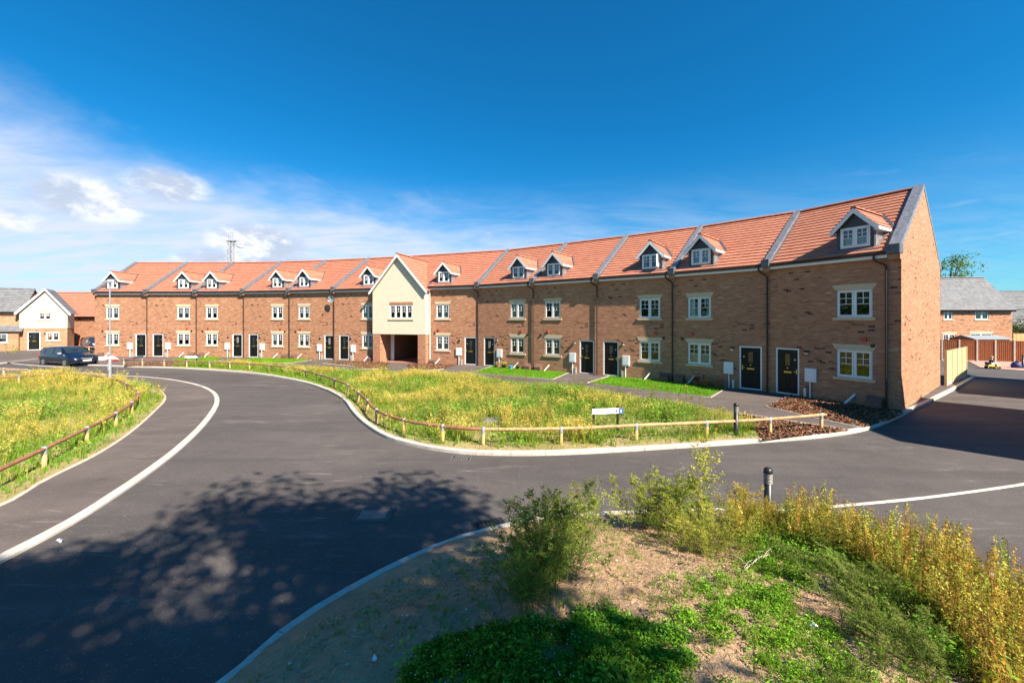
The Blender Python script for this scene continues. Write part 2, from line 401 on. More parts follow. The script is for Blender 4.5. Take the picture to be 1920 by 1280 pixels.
def leafmat(name, trans=.35):
    m, t, b = newmat(name); t.n.remove(b); out = [n for n in t.n if n.type == 'OUTPUT_MATERIAL'][0]
    a = t.node('ShaderNodeAttribute', attribute_name='Col')
    d = t.node('ShaderNodeBsdfDiffuse'); tl = t.node('ShaderNodeBsdfTranslucent'); t.l.new(a.outputs[0], d.inputs[0])
    t.put(tl.inputs[0], t.mix(1, a.outputs[0], (1.25, 1.15, .6), 'MULTIPLY'))
    mx = t.node('ShaderNodeMixShader'); mx.inputs[0].default_value = trans; t.l.new(d.outputs[0], mx.inputs[1]); t.l.new(tl.outputs[0], mx.inputs[2]); t.l.new(mx.outputs[0], out.inputs[0])
leafmat('leaf'); leafmat('chip', 0.0)

# ------------------------------------------------------------------ crescent geometry
DIV = [(177.5, 118.), (277., 118.), (369.5, 118.2), (458., 119.8), (543.7, 123.), (627.5, 127.5), (704., 0), (805., 139.), (897.5, 146.), (1001., 160.), (1120.5, 177.), (1262., 198.), (1440., 231.), (1690., 293.)]
BACK = [-10, -3, 0, 7, 12, 15, 16, 17, 25, 34, 36, 41, 48, 52]
P = []
for x, s_ in DIV:
    P.append(Vector(((x-960)*5.9/s_, FPX*5.9/s_, .1)) if s_ else Vector((-11.3, 34.35, .1)))
GZ = .1
ZE, SL, VR, DEP = 6.05, .6415, 5.0, 10.0       # tile edge height, roof slope, ridge depth, house depth
def zroof(v): return ZE+(min(v, 2*VR-v)+.3)*SL

class Frame:
    def __init__(s, p0, p1, b0, b1):
        s.p0, s.p1 = p0, p1; d = (p1-p0); d.z = 0; s.W = d.length; s.ex = d.normalized(); s.ey = Vector((-s.ex.y, s.ex.x, 0)); s.rz = math.atan2(s.ex.y, s.ex.x)
        f = lambda b: (lambda q: q.dot(s.ex)/q.dot(s.ey))(Vector((math.sin(R(b)), math.cos(R(b)), 0)))
        s.k0, s.k1 = f(b0), f(b1)
    def u(s, px, v=0.0):
        """u along the plane at depth v that the pixel column px meets"""
        o = s.p0+s.ey*v; r = (px-960)/FPX
        return (r*o.y-o.x)/(s.ex.x-r*s.ex.y)
    def L(s, v): return s.k0*v
    def Rr(s, v): return s.W+s.k1*v
    def world(s, u, v, z): return s.p0+s.ex*u+s.ey*v+Vector((0, 0, z))

def wall_with_holes(mb, u0, u1, z0, z1, holes, v=0.0, reveal=.12):
    us = sorted({u0, u1, *[h[0] for h in holes], *[h[1] for h in holes]}); zs = sorted({z0, z1, *[h[2] for h in holes], *[h[3] for h in holes]})
    for a, b in zip(us, us[1:]):
        for c, d in zip(zs, zs[1:]):
            mu, mz = (a+b)/2, (c+d)/2
            if any(h[0] < mu < h[1] and h[2] < mz < h[3] for h in holes): continue
            mb.face([(a, v, c), (b, v, c), (b, v, d), (a, v, d)])
    for a, b, c, d in holes:
        w = v+reveal
        mb.face([(a, v, c), (a, v, d), (a, w, d), (a, w, c)]); mb.face([(b, v, d), (b, v, c), (b, w, c), (b, w, d)])
        mb.face([(a, v, d), (b, v, d), (b, w, d), (a, w, d)]); mb.face([(b, v, c), (a, v, c), (a, w, c), (b, w, c)])

def add_window(parent, uc, zb, w, h, n=2, v=.07, curtain=None, sill=True, lintel='stone', name='window', bars=True, open_right=False):
    """white casement window; frame mesh is the part, pane / sill / lintel / curtain its sub-parts"""
    mb = MB(); x0, x1 = uc-w/2, uc+w/2; z0, z1 = zb, zb+h; fo = .055; y0, y1 = v-.03, v+.04
    mb.box(x0, x1, y0, y1, z0, z0+fo); mb.box(x0, x1, y0, y1, z1-fo, z1); mb.box(x0, x0+fo, y0, y1, z0+fo, z1-fo); mb.box(x1-fo, x1, y0, y1, z0+fo, z1-fo)
    cw = (w-fo)/n
    for k in range(1, n): mb.box(x0+k*cw, x0+k*cw+fo, y0, y1, z0+fo, z1-fo)
    pm = MB()
    for k in range(n):
        a, b = x0+k*cw+fo, x0+(k+1)*cw; s_ = .05; f0, f1 = y0-.014, y1-.01
        opening = open_right and k == n-1
        q = mb; pv = v
        mb.box(a+.002, b-.002, f0, f1, z0+fo+.002, z0+fo+s_); mb.box(a+.002, b-.002, f0, f1, z1-fo-s_, z1-fo-.002); mb.box(a+.002, a+s_, f0, f1, z0+fo+s_, z1-fo-s_); mb.box(b-s_, b-.002, f0, f1, z0+fo+s_, z1-fo-s_)
        a2, b2, c2, d2 = a+s_, b-s_, z0+fo+s_, z1-fo-s_
        pm.face([(a2, pv, c2), (b2, pv, c2), (b2, pv, d2), (a2, pv, d2)])
        if bars:
            zm = c2+(d2-c2)*.48; bt = .011; mb.box(a2, b2, pv-.016, pv+.012, zm-bt, zm+bt); mb.box(a2, b2, pv-.016, pv+.012, (zm+d2)/2-bt, (zm+d2)/2+bt)
            mb.box((a2+b2)/2-bt, (a2+b2)/2+bt, pv-.018, pv+.014, zm, d2)
    wo = mb.build(name, M['white_upvc'], parent)
    pm.build('pane', M['window_glass'], wo)
    if curtain:
        cm = MB(); col = M['curtain']; yb = v+.09
        def drape(a, b, zt, zl):
            k = max(4, int((b-a)/.05)); 
            for i in range(k):
                p, q = a+(b-a)*i/k, a+(b-a)*(i+1)/k; ya, yb2 = yb+(.02 if i % 2 else 0), yb+(0 if i % 2 else .02)
                cm.face([(p, ya, zl), (q, yb2, zl), (q, yb2, zt), (p, ya, zt)])
        if curtain == 'net': drape(x0+.05, x1-.05, z1-.08, z0+.05)
        elif curtain == 'half': drape(x0+.05, x1-.05, z0+h*.5, z0+.05)
        elif curtain == 'sides':
            drape(x0+.05, x0+w*.26, z1-.08, z0+.05); cm.build('curtain', col, wo); cm = MB(); drape(x1-w*.24, x1-.05, z1-.08, z0+.05)
        elif curtain == 'blind': col = M['blind']; cm.face([(x0+.05, yb, z0+.06), (x1-.05, yb, z0+.06), (x1-.05, yb, z1-.08), (x0+.05, yb, z1-.08)])
        elif curtain == 'blind_right': col = M['blind']; cm.face([(x0+w*.5, yb, z0+.06), (x1-.05, yb, z0+.06), (x1-.05, yb, z1-.08), (x0+w*.5, yb, z1-.08)])
        cm.build('blind' if 'blind' in curtain else 'curtain', col, wo)
    if sill: MB().box(x0-.11, x1+.11, -.055, .10, z0-.115, z0-.002).build('sill', M['stone'], wo)
    if lintel:
        l = MB(); a, hh, f = .03, .225, .13
        if lintel == 'brick': f = .0
        l.hexa([(x0-a, -.012, z1), (x1+a, -.012, z1), (x1+a, .05, z1), (x0-a, .05, z1), (x0-a-f, -.012, z1+hh), (x1+a+f, -.012, z1+hh), (x1+a+f, .05, z1+hh), (x0-a-f, .05, z1+hh)])
        l.build('lintel', M['stone'] if lintel == 'stone' else M['multi_brick'], wo)
    return wo

def add_door(parent, uc, zb, w=1.0, h=2.08, v=.06, hinge=1, mat='door_black'):
    mb = MB(); x0, x1 = uc-w/2, uc+w/2; f = .07
    d = MB().box(x0+f, x1-f, v-.005, v+.05, zb+.06, zb+h-f)
    # two raised mouldings in the lower half, a moulding round the light
    for a, b, c, e in ((x0+f+.10, uc-.05, zb+.2, zb+.82), (uc+.05, x1-f-.10, zb+.2, zb+.82)):
        for q in ((a, b, c, c+.03), (a, b, e-.03, e), (a, a+.03, c, e), (b-.03, b, c, e)): d.box(q[0], q[1], v-.018, v-.006, q[2], q[3])
    do = d.build('door', M[mat], parent)
    mb.box(x0, x0+f, v-.04, v+.06, zb, zb+h); mb.box(x1-f, x1, v-.04, v+.06, zb, zb+h); mb.box(x0+f, x1-f, v-.04, v+.06, zb+h-f, zb+h); mb.box(x0+f, x1-f, v-.05, v+.06, zb, zb+.055)
    mb.build('door_frame', M['white_upvc'], do)
    MB().box(uc-.10, uc+.10, v-.022, v-.006, zb+1.32, zb+1.84).build('door_light', M['car_glass'] if random.random() < .5 else M['iron_pale'], do)
    MB().box(uc-.16, uc+.16, v-.026, v-.006, zb+.98, zb+1.05).build('letter_plate', M['brass'], do)
    MB().tube([(uc, v-.005, zb+1.2), (uc, v-.035, zb+1.2)], .03, 8).build('knocker', M['brass'], do)
    hx = x0+f+.06 if hinge > 0 else x1-f-.06
    MB().box(hx-.02, hx+.02, v-.02, v-.004, zb+.95, zb+1.17).box(hx-.015 if hinge > 0 else hx-.11, hx+.11 if hinge > 0 else hx+.015, v-.055, v-.035, zb+1.05, zb+1.07).box(hx-.01, hx+.01, v-.036, v-.02, zb+1.05, zb+1.07).build('handle', M['brass'], do)
    nx = x0+f+.13 if hinge > 0 else x1-f-.13
    MB().tube([(nx, v-.004, zb+1.6), (nx, v-.02, zb+1.6)], .035, 10).build('door_number', M['steel'], do)
    return do

def tiled_slope(mb, e0, e1, r1, r0, n, th=.045):
    """courses of tiles laid from the eave (e0-e1) to the ridge (r0-r1), each course lapping the one below"""
    e0, e1, r0, r1 = map(Vector, (e0, e1, r0, r1)); nrm = (e1-e0).cross(r0-e0).normalized()
    for j in range(n):
        a, b = j/n, (j+1)/n
        p0, p1, q0, q1 = e0.lerp(r0, a), e1.lerp(r1, a), e0.lerp(r0, b), e1.lerp(r1, b)
        up = nrm*th
        mb.face([p0+up, p1+up, q1+nrm*.003, q0+nrm*.003]); mb.face([p0, p1, p1+up, p0+up])
        mb.face([p0, p0+up, q0+nrm*.003, q0]); mb.face([p1+up, p1, q1, q1+nrm*.003])
    mb.face([e0-nrm*.02, r0-nrm*.02, r1-nrm*.02, e1-nrm*.02])
def ridge_caps(mb, a, b, r=.13, seg=.45):
    a, b = Vector(a), Vector(b); L = (b-a).length; n = max(1, int(L/seg)); d = (b-a).normalized(); s_ = d.cross(Vector((0, 0, 1))).normalized()
    for i in range(n):
        p, q = a+d*(L*i/n), a+d*(L*(i+1)/n-.006); rr = r*(1+.05*(i % 2))
        prof = [(math.cos(t)*rr, math.sin(t)*rr*.8-.02) for t in [k*math.pi/6 for k in range(7)]]
        vs = [p+s_*x+Vector((0, 0, z)) for x, z in prof]+[q+s_*x+Vector((0, 0, z)) for x, z in prof]
        mb.mesh(vs, [(k, k+1, k+8, k+7) for k in range(6)]+[tuple(range(6, -1, -1)), tuple(range(7, 14))])

def add_dormer(parent, uc, v0=.14, curtain=None, opened=False):
    """gabled dormer standing on the front slope"""
    hw, zb, ze, za = .63, zroof(v0)-.03, 7.17, 8.02; vb = lambda z: (z-ZE)/SL-.3
    body = MB(); wz0, wz1, ww = zb+.12, zb+.96, 1.0
    wall_with_holes(body, -hw+uc, hw+uc, zb, wz1+.02, [(uc-ww/2, uc+ww/2, wz0, wz1)], v0, .08)
    body.face([(uc-hw, v0, wz1+.02), (uc+hw, v0, wz1+.02), (uc+hw, v0, ze+.16), (uc, v0, za-.05), (uc-hw, v0, ze+.16)])
    for s_ in (-1, 1):
        x = uc+s_*hw; q = [(x, v0, zb), (x, vb(zb), zb), (x, vb(ze+.2), ze+.2), (x, v0, ze+.2)]; body.face(q if s_ > 0 else q[::-1])
    d = body.build('dormer', M['grey_paint'], parent)
    for s_ in (-1, 1):      # lead cheeks, a few mm proud of the frame
        ck = MB()
        x = uc+s_*(hw+.012); q = [(x, v0+.09, zroof(v0+.09)+.01), (x, vb(ze+.12)+.02, ze+.14), (x, v0+.09, ze+.14)]; ck.face(q if s_ > 0 else q[::-1])
        y = uc+s_*(hw+.15); q = [(x, v0, zroof(v0)+.045), (y, v0, zroof(v0)+.045), (y, vb(ze), ze+.045), (x, vb(ze), ze+.045)]; ck.face(q if s_ > 0 else q[::-1])
        ck.build('cheek', M['coping_lead'], d)
    MB().hexa([(uc-hw-.2, v0-.2, zroof(v0-.2)+.005), (uc+hw+.2, v0-.2, zroof(v0-.2)+.005), (uc+hw+.14, v0-.002, zb-.02), (uc-hw-.14, v0-.002, zb-.02), (uc-hw-.2, v0-.2, zroof(v0-.2)+.045), (uc+hw+.2, v0-.2, zroof(v0-.2)+.045), (uc+hw+.14, v0-.002, zb+.06), (uc-hw-.14, v0-.002, zb+.06)]).build('apron', M['lead'], d)
    ov, ew = v0-.17, .80
    rf = MB()
    for s_ in (-1, 1):
        e0, e1 = (uc+s_*ew, ov, ze), (uc+s_*ew, vb(ze)+.05, ze); r1, r0 = (uc, vb(za)+.05, za), (uc, ov, za)
        if s_ < 0: tiled_slope(rf, e1, e0, r0, r1, 4, .03)
        else: tiled_slope(rf, e0, e1, r1, r0, 4, .03)
    ridge_caps(rf, (uc, ov, za+.02), (uc, vb(za)-.02, za+.02), .10, .4)
    rf.build('dormer_roof', M['red_tile'], d)
    bb = MB(); sl = (za-ze)/ew; bw = .19
    for s_ in (-1, 1):
        o = [(uc+s_*(ew+.03), ze-.05), (uc, za-.015), (uc, za-.015-bw), (uc+s_*(ew+.03)-s_*.10, ze-.05-.10+.0), (uc+s_*(ew+.03), ze-.05-.10)]
        o = o if s_ > 0 else o[::-1]
        f = [(x, ov-.02, z) for x, z in o]; g = [(x, ov+.03, z) for x, z in o]
        n = len(o); bb.face(f[::-1]); bb.face(g)
        for i in range(n): bb.face([f[i], f[(i+1) % n], g[(i+1) % n], g[i]])
        x = uc+s_*(ew+.0); bb.box(min(x, x+s_*.03), max(x, x+s_*.03), ov+.032, vb(ze)+.1, ze-.15, ze-.03)            # eaves fascia
        a, b_ = sorted((uc+s_*hw, uc+s_*ew)); bb.box(a, b_, ov+.034, vb(ze-.08)+.1, ze-.15, ze-.135)                 # soffit
    bb.build('bargeboard', M['white_upvc'], d)
    for s_ in (-1, 1):    # lead valleys
        vl = MB()
        a, b_ = Vector((uc+s_*ew, vb(ze)-.02, ze+.055)), Vector((uc, vb(za)-.02, za+.055)); w_ = Vector((s_*.10, .02, .0)); h = Vector((0, 0, SL*.05))
        q = [a, a+w_+h, b_+w_+h, b_]; vl.face(q if s_ < 0 else q[::-1])
        vl.build('valley', M['lead'], d)
    w_ = add_window(d, uc, wz0, ww-.004, wz1-wz0-.004, 2, v0+.03, curtain, False, None, 'dormer_window')
    if opened:
        a = uc+ww/2-.05
        MB().box(a-.01, a+.02, v0-.42, v0-.03, wz0+.07, wz1-.07).build('open_casement', M['white_upvc'], w_)
    return d

def add_coping(parent, k, ubase, width=.30, name='coping', kneel=True, sides=(-1, 1)):
    cp = MB(); h0, h1 = -.06, .17
    L = lambda v: ubase+k*v
    for a, b in ((-.30, VR), (VR, 2*VR+.30)):
        za, zb_ = zroof(a), zroof(b)
        n = 5
        for i in range(n):
            p, q = a+(b-a)*i/n, a+(b-a)*(i+1)/n; zp, zq = zroof(p), zroof(q); e = .004*(i % 2)
            cp.hexa([(L(p)-width/2, p, zp+h0), (L(p)+width/2, p, zp+h0), (L(q)+width/2, q, zq+h0), (L(q)-width/2, q, zq+h0),
                     (L(p)-width/2, p, zp+h1+e), (L(p)+width/2, p, zp+h1+e), (L(q)+width/2, q, zq+h1+e), (L(q)-width/2, q, zq+h1+e)])
    c = cp.build(name, M['coping_lead'], parent)
    for s_ in sides:      # stepped lead flashing
        fl = MB()
        for i in range(16):
            p = -.28+i*.33; q = p+.33; zz = zroof(p)+.045; o = .10+.03*(i % 2)
            a = [(L(p)+s_*width/2, p, zz), (L(p)+s_*(width/2+o), p, zz), (L(q)+s_*(width/2+o), q, zroof(q)+.045), (L(q)+s_*width/2, q, zroof(q)+.045)]
            fl.face(a if s_ > 0 else a[::-1])
        fl.build('flashing', M['lead'], c)
    if kneel:
        MB().box(L(-.2)-width/2-.02, L(-.2)+width/2+.02, -.36, .0, ZE-.10, ZE+.26).build('kneeler', M['lead'], c)
        MB().box(L(-.2)-width/2, L(-.2)+width/2, -.24, -.003, ZE-.32, ZE-.105).build('corbel', M['multi_brick'], c)
    return c

def eaves(parent, u0, u1):
    MB().box(u0, u1, -.21, -.18, 5.83, 6.05).face([(u0, -.18, 5.86), (u0, 0, 5.86), (u1, 0, 5.86), (u1, -.18, 5.86)]).build('fascia', M['white_upvc'], parent)
    g = MB(); g.tube([(u0, -.265, 6.0), (u1, -.265, 6.0)], .056, 10); g.build('gutter', M['brown_black'], parent)

def downpipe(parent, u, mat='brown_black', du=-.32):
    MB().tube([(u+du, -.265, 5.97), (u+du, -.265, 5.83), (u+du*.8, -.22, 5.72), (u+du*.15, -.10, 5.58), (u, -.07, 5.48), (u, -.07, .02)], .037, 8).build('downpipe', M[mat], parent)

GROUP = 'brick terraced houses in the crescent'
def terrace_house(i, door_px, win_px, dorm_px, label, cur_up, cur_dn, cur_do, left_end=False, right_end=False, left_coping=True, step=0., opened=False, name='terraced_house'):
    p0, p1 = P[i].copy(), P[i+1].copy()
    F = Frame(p0, p1, BACK[i], BACK[i+1]); F.i = i
    h = empty(name, F.p0, F.rz); tag(h, label, 'house', GROUP)
    wu, du = F.u(win_px), F.u(door_px); winw, dw = 1.2, 1.0
    u0, u1 = .0, F.W
    front = MB(); holes = [(wu-winw/2, wu+winw/2, 3.55, 4.68), (wu-winw/2, wu+winw/2, 1.08, 2.22), (du-dw/2, du+dw/2, .0, 2.16)]
    wall_with_holes(front, u0, u1, -.15, 5.93, holes)
    # side and back walls
    e = .004
    for (k, base, s_) in ((F.k0, 0., 1), (F.k1, F.W, -1)):
        L = lambda v: base+k*v+s_*e
        q = [(L(0), 0, -.15), (L(0), 0, 5.95), (L(-.0), 0, zroof(0)-.08), (L(VR), VR, zroof(VR)-.1), (L(DEP), DEP, zroof(DEP)-.08), (L(DEP), DEP, -.15)]
        front.face(q)
    front.face([(F.L(DEP), DEP, -.15), (F.Rr(DEP), DEP, -.15), (F.Rr(DEP), DEP, 6.1), (F.L(DEP), DEP, 6.1)])
    front.face([(F.L(.3), .3, 2.9), (F.Rr(.3), .3, 2.9), (F.Rr(9.8), 9.8, 2.9), (F.L(9.8), 9.8, 2.9)])
    wo = front.build('wall', M['multi_brick'], h)
    rf = MB(); ov = .34
    tiled_slope(rf, (F.L(-.25), -.25, zroof(-.25)), (F.Rr(-.25), -.25, zroof(-.25)), (F.Rr(VR), VR, zroof(VR)), (F.L(VR), VR, zroof(VR)), 18)
    rf.face([(F.L(VR), VR, zroof(VR)), (F.Rr(VR), VR, zroof(VR)), (F.Rr(DEP+.3), DEP+.3, ZE), (F.L(DEP+.3), DEP+.3, ZE)])
    r_ = rf.build('roof', M['red_tile'], h)
    rc = MB(); ridge_caps(rc, (F.L(VR)+.1, VR, zroof(VR)+.04), (F.Rr(VR)-.1, VR, zroof(VR)+.04)); rc.build('ridge_tiles', M['red_tile'], r_)
    if left_coping: add_coping(h, F.k0, .0 if not left_end else .16, .30, sides=(1,) if left_end else (-1, 1))
    if right_end: add_coping(h, F.k1, F.W-.17, .36, sides=(-1,))
    eaves(h, (.17 if left_coping else .0)+(.15 if left_end else 0), F.W-.17-(.18 if right_end else 0))
    downpipe(h, F.W-.02 if not right_end else F.W-.42)
    add_window(h, wu, 3.55, winw, 1.13, 2, .07, cur_up); add_window(h, wu, 1.08, winw, 1.14, 2, .07, cur_dn)
    ds = 1 if du > wu else -1            # door on the right of the window: 1
    add_door(h, du, .03, dw, 2.12, hinge=ds)
    add_dormer(h, F.u(dorm_px, .14), .14, cur_do, opened)
    # wall lamp, meter boxes, vent, alarm, overflow pipe
    lu = du-ds*.82
    lm = MB(); lm.lathe([(.0, -.085), (.06, -.075), (.085, -.03), (.09, 0.0), (.085, .03), (.06, .06), (.0, .07)], (lu, -.07, 2.02), 12); lo = lm.build('wall_lamp', M['black_plastic'], h)
    MB().lathe([(.0, -.10), (.05, -.095), (.08, -.05), (.088, -.015)], (lu, -.085, 2.01), 12).build('lamp_lens', M['lamp_lens'], lo)
    mu = du-ds*.98
    mo = MB().box(mu-.22, mu+.22, -.10, -.002, .72, 1.32).build('meter_box', M['meter_white'], h)
    MB().box(mu-.17, mu+.17, -.108, -.101, .78, 1.27).build('meter_door', M['meter_white'], mo)
    MB().tube([(mu+ds*.02, -.06, .715), (mu+ds*.02, -.06, -.02)], .028, 8).build('cable_pipe', M['meter_white'], mo)
    MB().box(mu+ds*.22-.05, mu+ds*.22+.05, -.09, -.002, .0, .42).build('water_box', M['steel'], h)
    gu = wu-ds*1.02
    gu = max(.42, min(F.W-.42, gu)) if not right_end else F.W-.75
    g = MB(); g.hexa([(gu-.24, -.34, -.02), (gu+.24, -.34, -.02), (gu+.24, -.003, -.02), (gu-.24, -.003, -.02), (gu-.24, -.34, .26), (gu+.24, -.34, .26), (gu+.24, -.003, .46), (gu-.24, -.003, .46)])
    g.build('gas_box', M['meter_brown'], h)
    ou = wu-ds*.15-.1
    MB().tube([(ou, -.01, .42), (ou-.28, -.22, .02)], .045, 8).build('overflow_pipe', M['meter_white'], h)
    MB().tube([(gu+ds*.1, -.002, 2.42), (gu+ds*.1, -.05, 2.42)], .075, 10).build('vent', M['black_plastic'], h)
    au = wu-ds*.35
    MB().box(au-.07, au+.07, -.07, -.002, 2.60, 2.76).build('alarm_box', M['alarm_red'], h)
    return h, F

HS = {}
specs = [
 (0, 264, 211, 211, 'left end terraced house with a lamp column standing before its windows', 'net', 'sides', 'sides', dict(left_end=True, name='end_terrace_house')),
 (1, 296, 344, 344, 'terraced house second from the left end, its door at its left edge', 'sides', None, 'sides', {}),
 (2, 445, 397, 397, 'third terraced house from the left, a radio mast rising over its left parapet', 'sides', 'sides', 'sides', {}),
 (3, 475, 520, 520, 'fourth terraced house from the left, small lawn left of its dormer side', None, 'sides', None, {}),
 (4, 617, 570, 570, 'fifth terraced house from the left, satellite dish at its right downpipe', 'net', None, None, {}),
 (5, 645, 690, 691, 'terraced house directly left of the cream gatehouse, partly in its shadow', 'sides', 'sides', None, {}),
 (7, 882, 830, 832, 'terraced house directly right of the cream gatehouse, with net curtains', 'net', 'net', None, dict(left_coping=False)),
 (8, 917, 970, 972, 'second terraced house right of the gatehouse, blue pot on its lawn', 'blind', None, None, {}),
 (9, 1100, 1036, 1038, 'third terraced house right of the gatehouse, half drawn blind upstairs', 'blind_right', None, None, {}),
 (10, 1145, 1218, 1220, 'terraced house with its dormer casement standing open', None, None, 'sides', dict(opened=True)),
 (11, 1407, 1311, 1314, 'terraced house with flower pots under its wall and half net curtain below', 'sides', 'half', 'net', {}),
 (12, 1476, 1601, 1603, 'right end terraced house with tall sunlit brick gable beside the road', None, None, 'half', dict(right_end=True, name='end_terrace_house')),
]
for (i, d, w, dm, lab, cu, cd, cdo, kw) in specs:
    HS[i] = terrace_house(i, d, w, dm, lab, cu, cd, cdo, **kw)

# ------------------------------------------------------------------ gatehouse over the archway
def gatehouse():
    F = Frame(P[6], P[7], BACK[6], BACK[7]); h = empty('gatehouse', F.p0, F.rz); Wd = F.W; pr = -.55
    tag(h, 'cream rendered gatehouse with a steep front gable over an open brick archway', 'house')
    zc = 2.30; c = Wd/2; za, ze = 8.72, 5.95
    wu = F.u(752, pr); hole = (wu-1.08, wu+1.08, 3.55, 4.66)
    b = MB(); wall_with_holes(b, 0, Wd, zc, ze, [hole], pr, .10)
    b.face([(0, pr, ze), (Wd, pr, ze), (c, pr, za-.1)])
    b.face([(0, .0, zc), (0, pr, zc), (0, pr, ze), (0, .0, ze)]); b.face([(Wd, pr, zc), (Wd, .0, zc), (Wd, .0, ze), (Wd, pr, ze)])
    b.face([(0, pr, zc), (0, 9, zc), (Wd, 9, zc), (Wd, pr, zc)])
    b.build('rendered_wall', M['cream_render'], h)
    pw = .72; pm = MB()
    for a, q in ((.02, pw), (Wd-pw, Wd-.02)):
        pm.box(a, q, pr+.02, .25, -.15, zc-.003)
    pm.face([(pw-.1, .25, -.1), (pw-.1+F.k0*9.5, 9.5, -.1), (pw-.1+F.k0*9.5, 9.5, zc-.003), (pw-.1, .25, zc-.003)])
    pm.face([(Wd-pw+.1, .25, -.1), (Wd-pw+.1, .25, zc-.003), (Wd-pw+.1+F.k1*9.5, 9.5, zc-.003), (Wd-pw+.1+F.k1*9.5, 9.5, -.1)])
    pm.face([(-1, 9.4, -.1), (Wd+2, 9.4, -.1), (Wd+2, 9.4, zc), (-1, 9.4, zc)])
    pm.build('brick_pier', M['multi_brick'], h)
    MB().box(pw-.02, pw+.30, .9, 1.0, -.05, zc-.01).build('white_panel', M['white_upvc'], h)
    MB().face([(pw, pr, .012), (Wd-pw, pr, .012), (Wd-pw, 9.2, .012), (pw, 9.2, .012)]).build('passage_floor', M['passage_floor'], h)
    add_window_at(h, wu, 3.55, 2.16, 1.11, pr)
    # main roof strip behind and the cross gable roof
    rf = MB(); tiled_slope(rf, (F.L(-.25), -.25, zroof(-.25)), (F.Rr(-.25), -.25, zroof(-.25)), (F.Rr(VR), VR, zroof(VR)), (F.L(VR), VR, zroof(VR)), 18)
    rf.face([(F.L(VR), VR, zroof(VR)), (F.Rr(VR), VR, zroof(VR)), (F.Rr(DEP+.3), DEP+.3, ZE), (F.L(DEP+.3), DEP+.3, ZE)])
    vb = lambda z: (z-ZE)/SL-.3
    ew = Wd/2+.22; zl = ze-.22*(za-ze)/(Wd/2); ov = pr-.22
    for s_ in (-1, 1):
        e0, e1, r1, r0 = (c+s_*ew, ov, zl), (c+s_*ew, -.25, zl), (c, vb(za), za), (c, ov, za)
        if s_ < 0: tiled_slope(rf, e1, e0, r0, r1, 12)
        else: tiled_slope(rf, e0, e1, r1, r0, 12)
    r_ = rf.build('roof', M['red_tile'], h)
    rc = MB(); ridge_caps(rc, (c, ov, za+.03), (c, vb(za), za+.03)); ridge_caps(rc, (F.L(VR)-.1, VR, zroof(VR)+.04), (F.Rr(VR)+.1, VR, zroof(VR)+.04)); rc.build('ridge_tiles', M['red_tile'], r_)
    bb = MB(); bw = .24
    for s_ in (-1, 1):
        o = [(c+s_*(ew+.02), zl-.02), (c, za), (c, za-bw), (c+s_*(ew-.08), zl-.16), (c+s_*(ew+.02), zl-.16)]
        o = o if s_ > 0 else o[::-1]; f = [(x, ov-.02, z) for x, z in o]; g = [(x, ov+.02, z) for x, z in o]
        bb.face(f[::-1]); bb.face(g); n = len(o)
        for i in range(n): bb.face([f[i], f[(i+1) % n], g[(i+1) % n], g[i]])
    bb.build('bargeboard', M['white_upvc'], h)
    MB().tube([(Wd+.16, -.32, 5.8), (Wd+.10, -.10, 5.55), (Wd+.10, -.08, .02)], .04, 8).build('downpipe', M['white_upvc'], h)
    vl = MB(); x = Wd+.02
    vl.hexa([(x, -.3, zroof(-.3)+.02), (x+.12, -.3, zroof(-.3)+.02), (x+.12+F.k1*1.4, 1.4, zroof(1.4)+.02), (x+F.k1*1.4, 1.4, zroof(1.4)+.02), (x, -.3, zroof(-.3)+.07), (x+.12, -.3, zroof(-.3)+.07), (x+.12+F.k1*1.4, 1.4, zroof(1.4)+.07), (x+F.k1*1.4, 1.4, zroof(1.4)+.07)])
    vl.build('valley', M['lead'], h)
def add_window_at(h, uc, z, w, hh, pr):
    o = add_window(h, uc, z, w, hh, 4, .05, None, True, 'brick')
    o.location = (0, pr, 0); return o
gatehouse()

# satellite dish on the wall between two houses
def dish():
    F = HS[4][1]; o = empty('satellite_dish', F.world(F.W-.05, 0, 5.25), F.rz)
    tag(o, 'small grey satellite dish high on the terrace wall left of the gatehouse', 'satellite dish')
    n = 16; mb = MB(); vs = []
    for r, y in ((.02, -.34), (.15, -.36), (.27, -.41), (.33, -.46)):
        vs += [(.05+r*1.1*math.cos(2*math.pi*k/n)-.0, y-.03*math.cos(2*math.pi*k/n), r*math.sin(2*math.pi*k/n)) for k in range(n)]
    mb.mesh(vs, [(i*n+k, i*n+(k+1) % n, (i+1)*n+(k+1) % n, (i+1)*n+k) for i in range(3) for k in range(n)], True); mb.face(vs[:n])
    mb.build('reflector', M['galvanised'], o)
    MB().tube([(0, -.01, -.1), (0, -.2, -.1), (.03, -.34, -.02)], .02, 6).tube([(.05, -.4, -.28), (.05, -.72, -.05)], .012, 6).box(.0, .1, -.78, -.70, -.08, 0).build('bracket', M['iron'], o)
dish()

# ------------------------------------------------------------------ ground, roads, kerbs
struct(MB().face([(-900, -600, -.06), (900, -600, -.06), (900, 1200, -.06), (-900, 1200, -.06)]).build('ground', M['field']))
struct(MB().face([(-95, -60, 0), (95, -60, 0), (95, 75, 0), (-95, 75, 0)]).build('road', M['asphalt']))

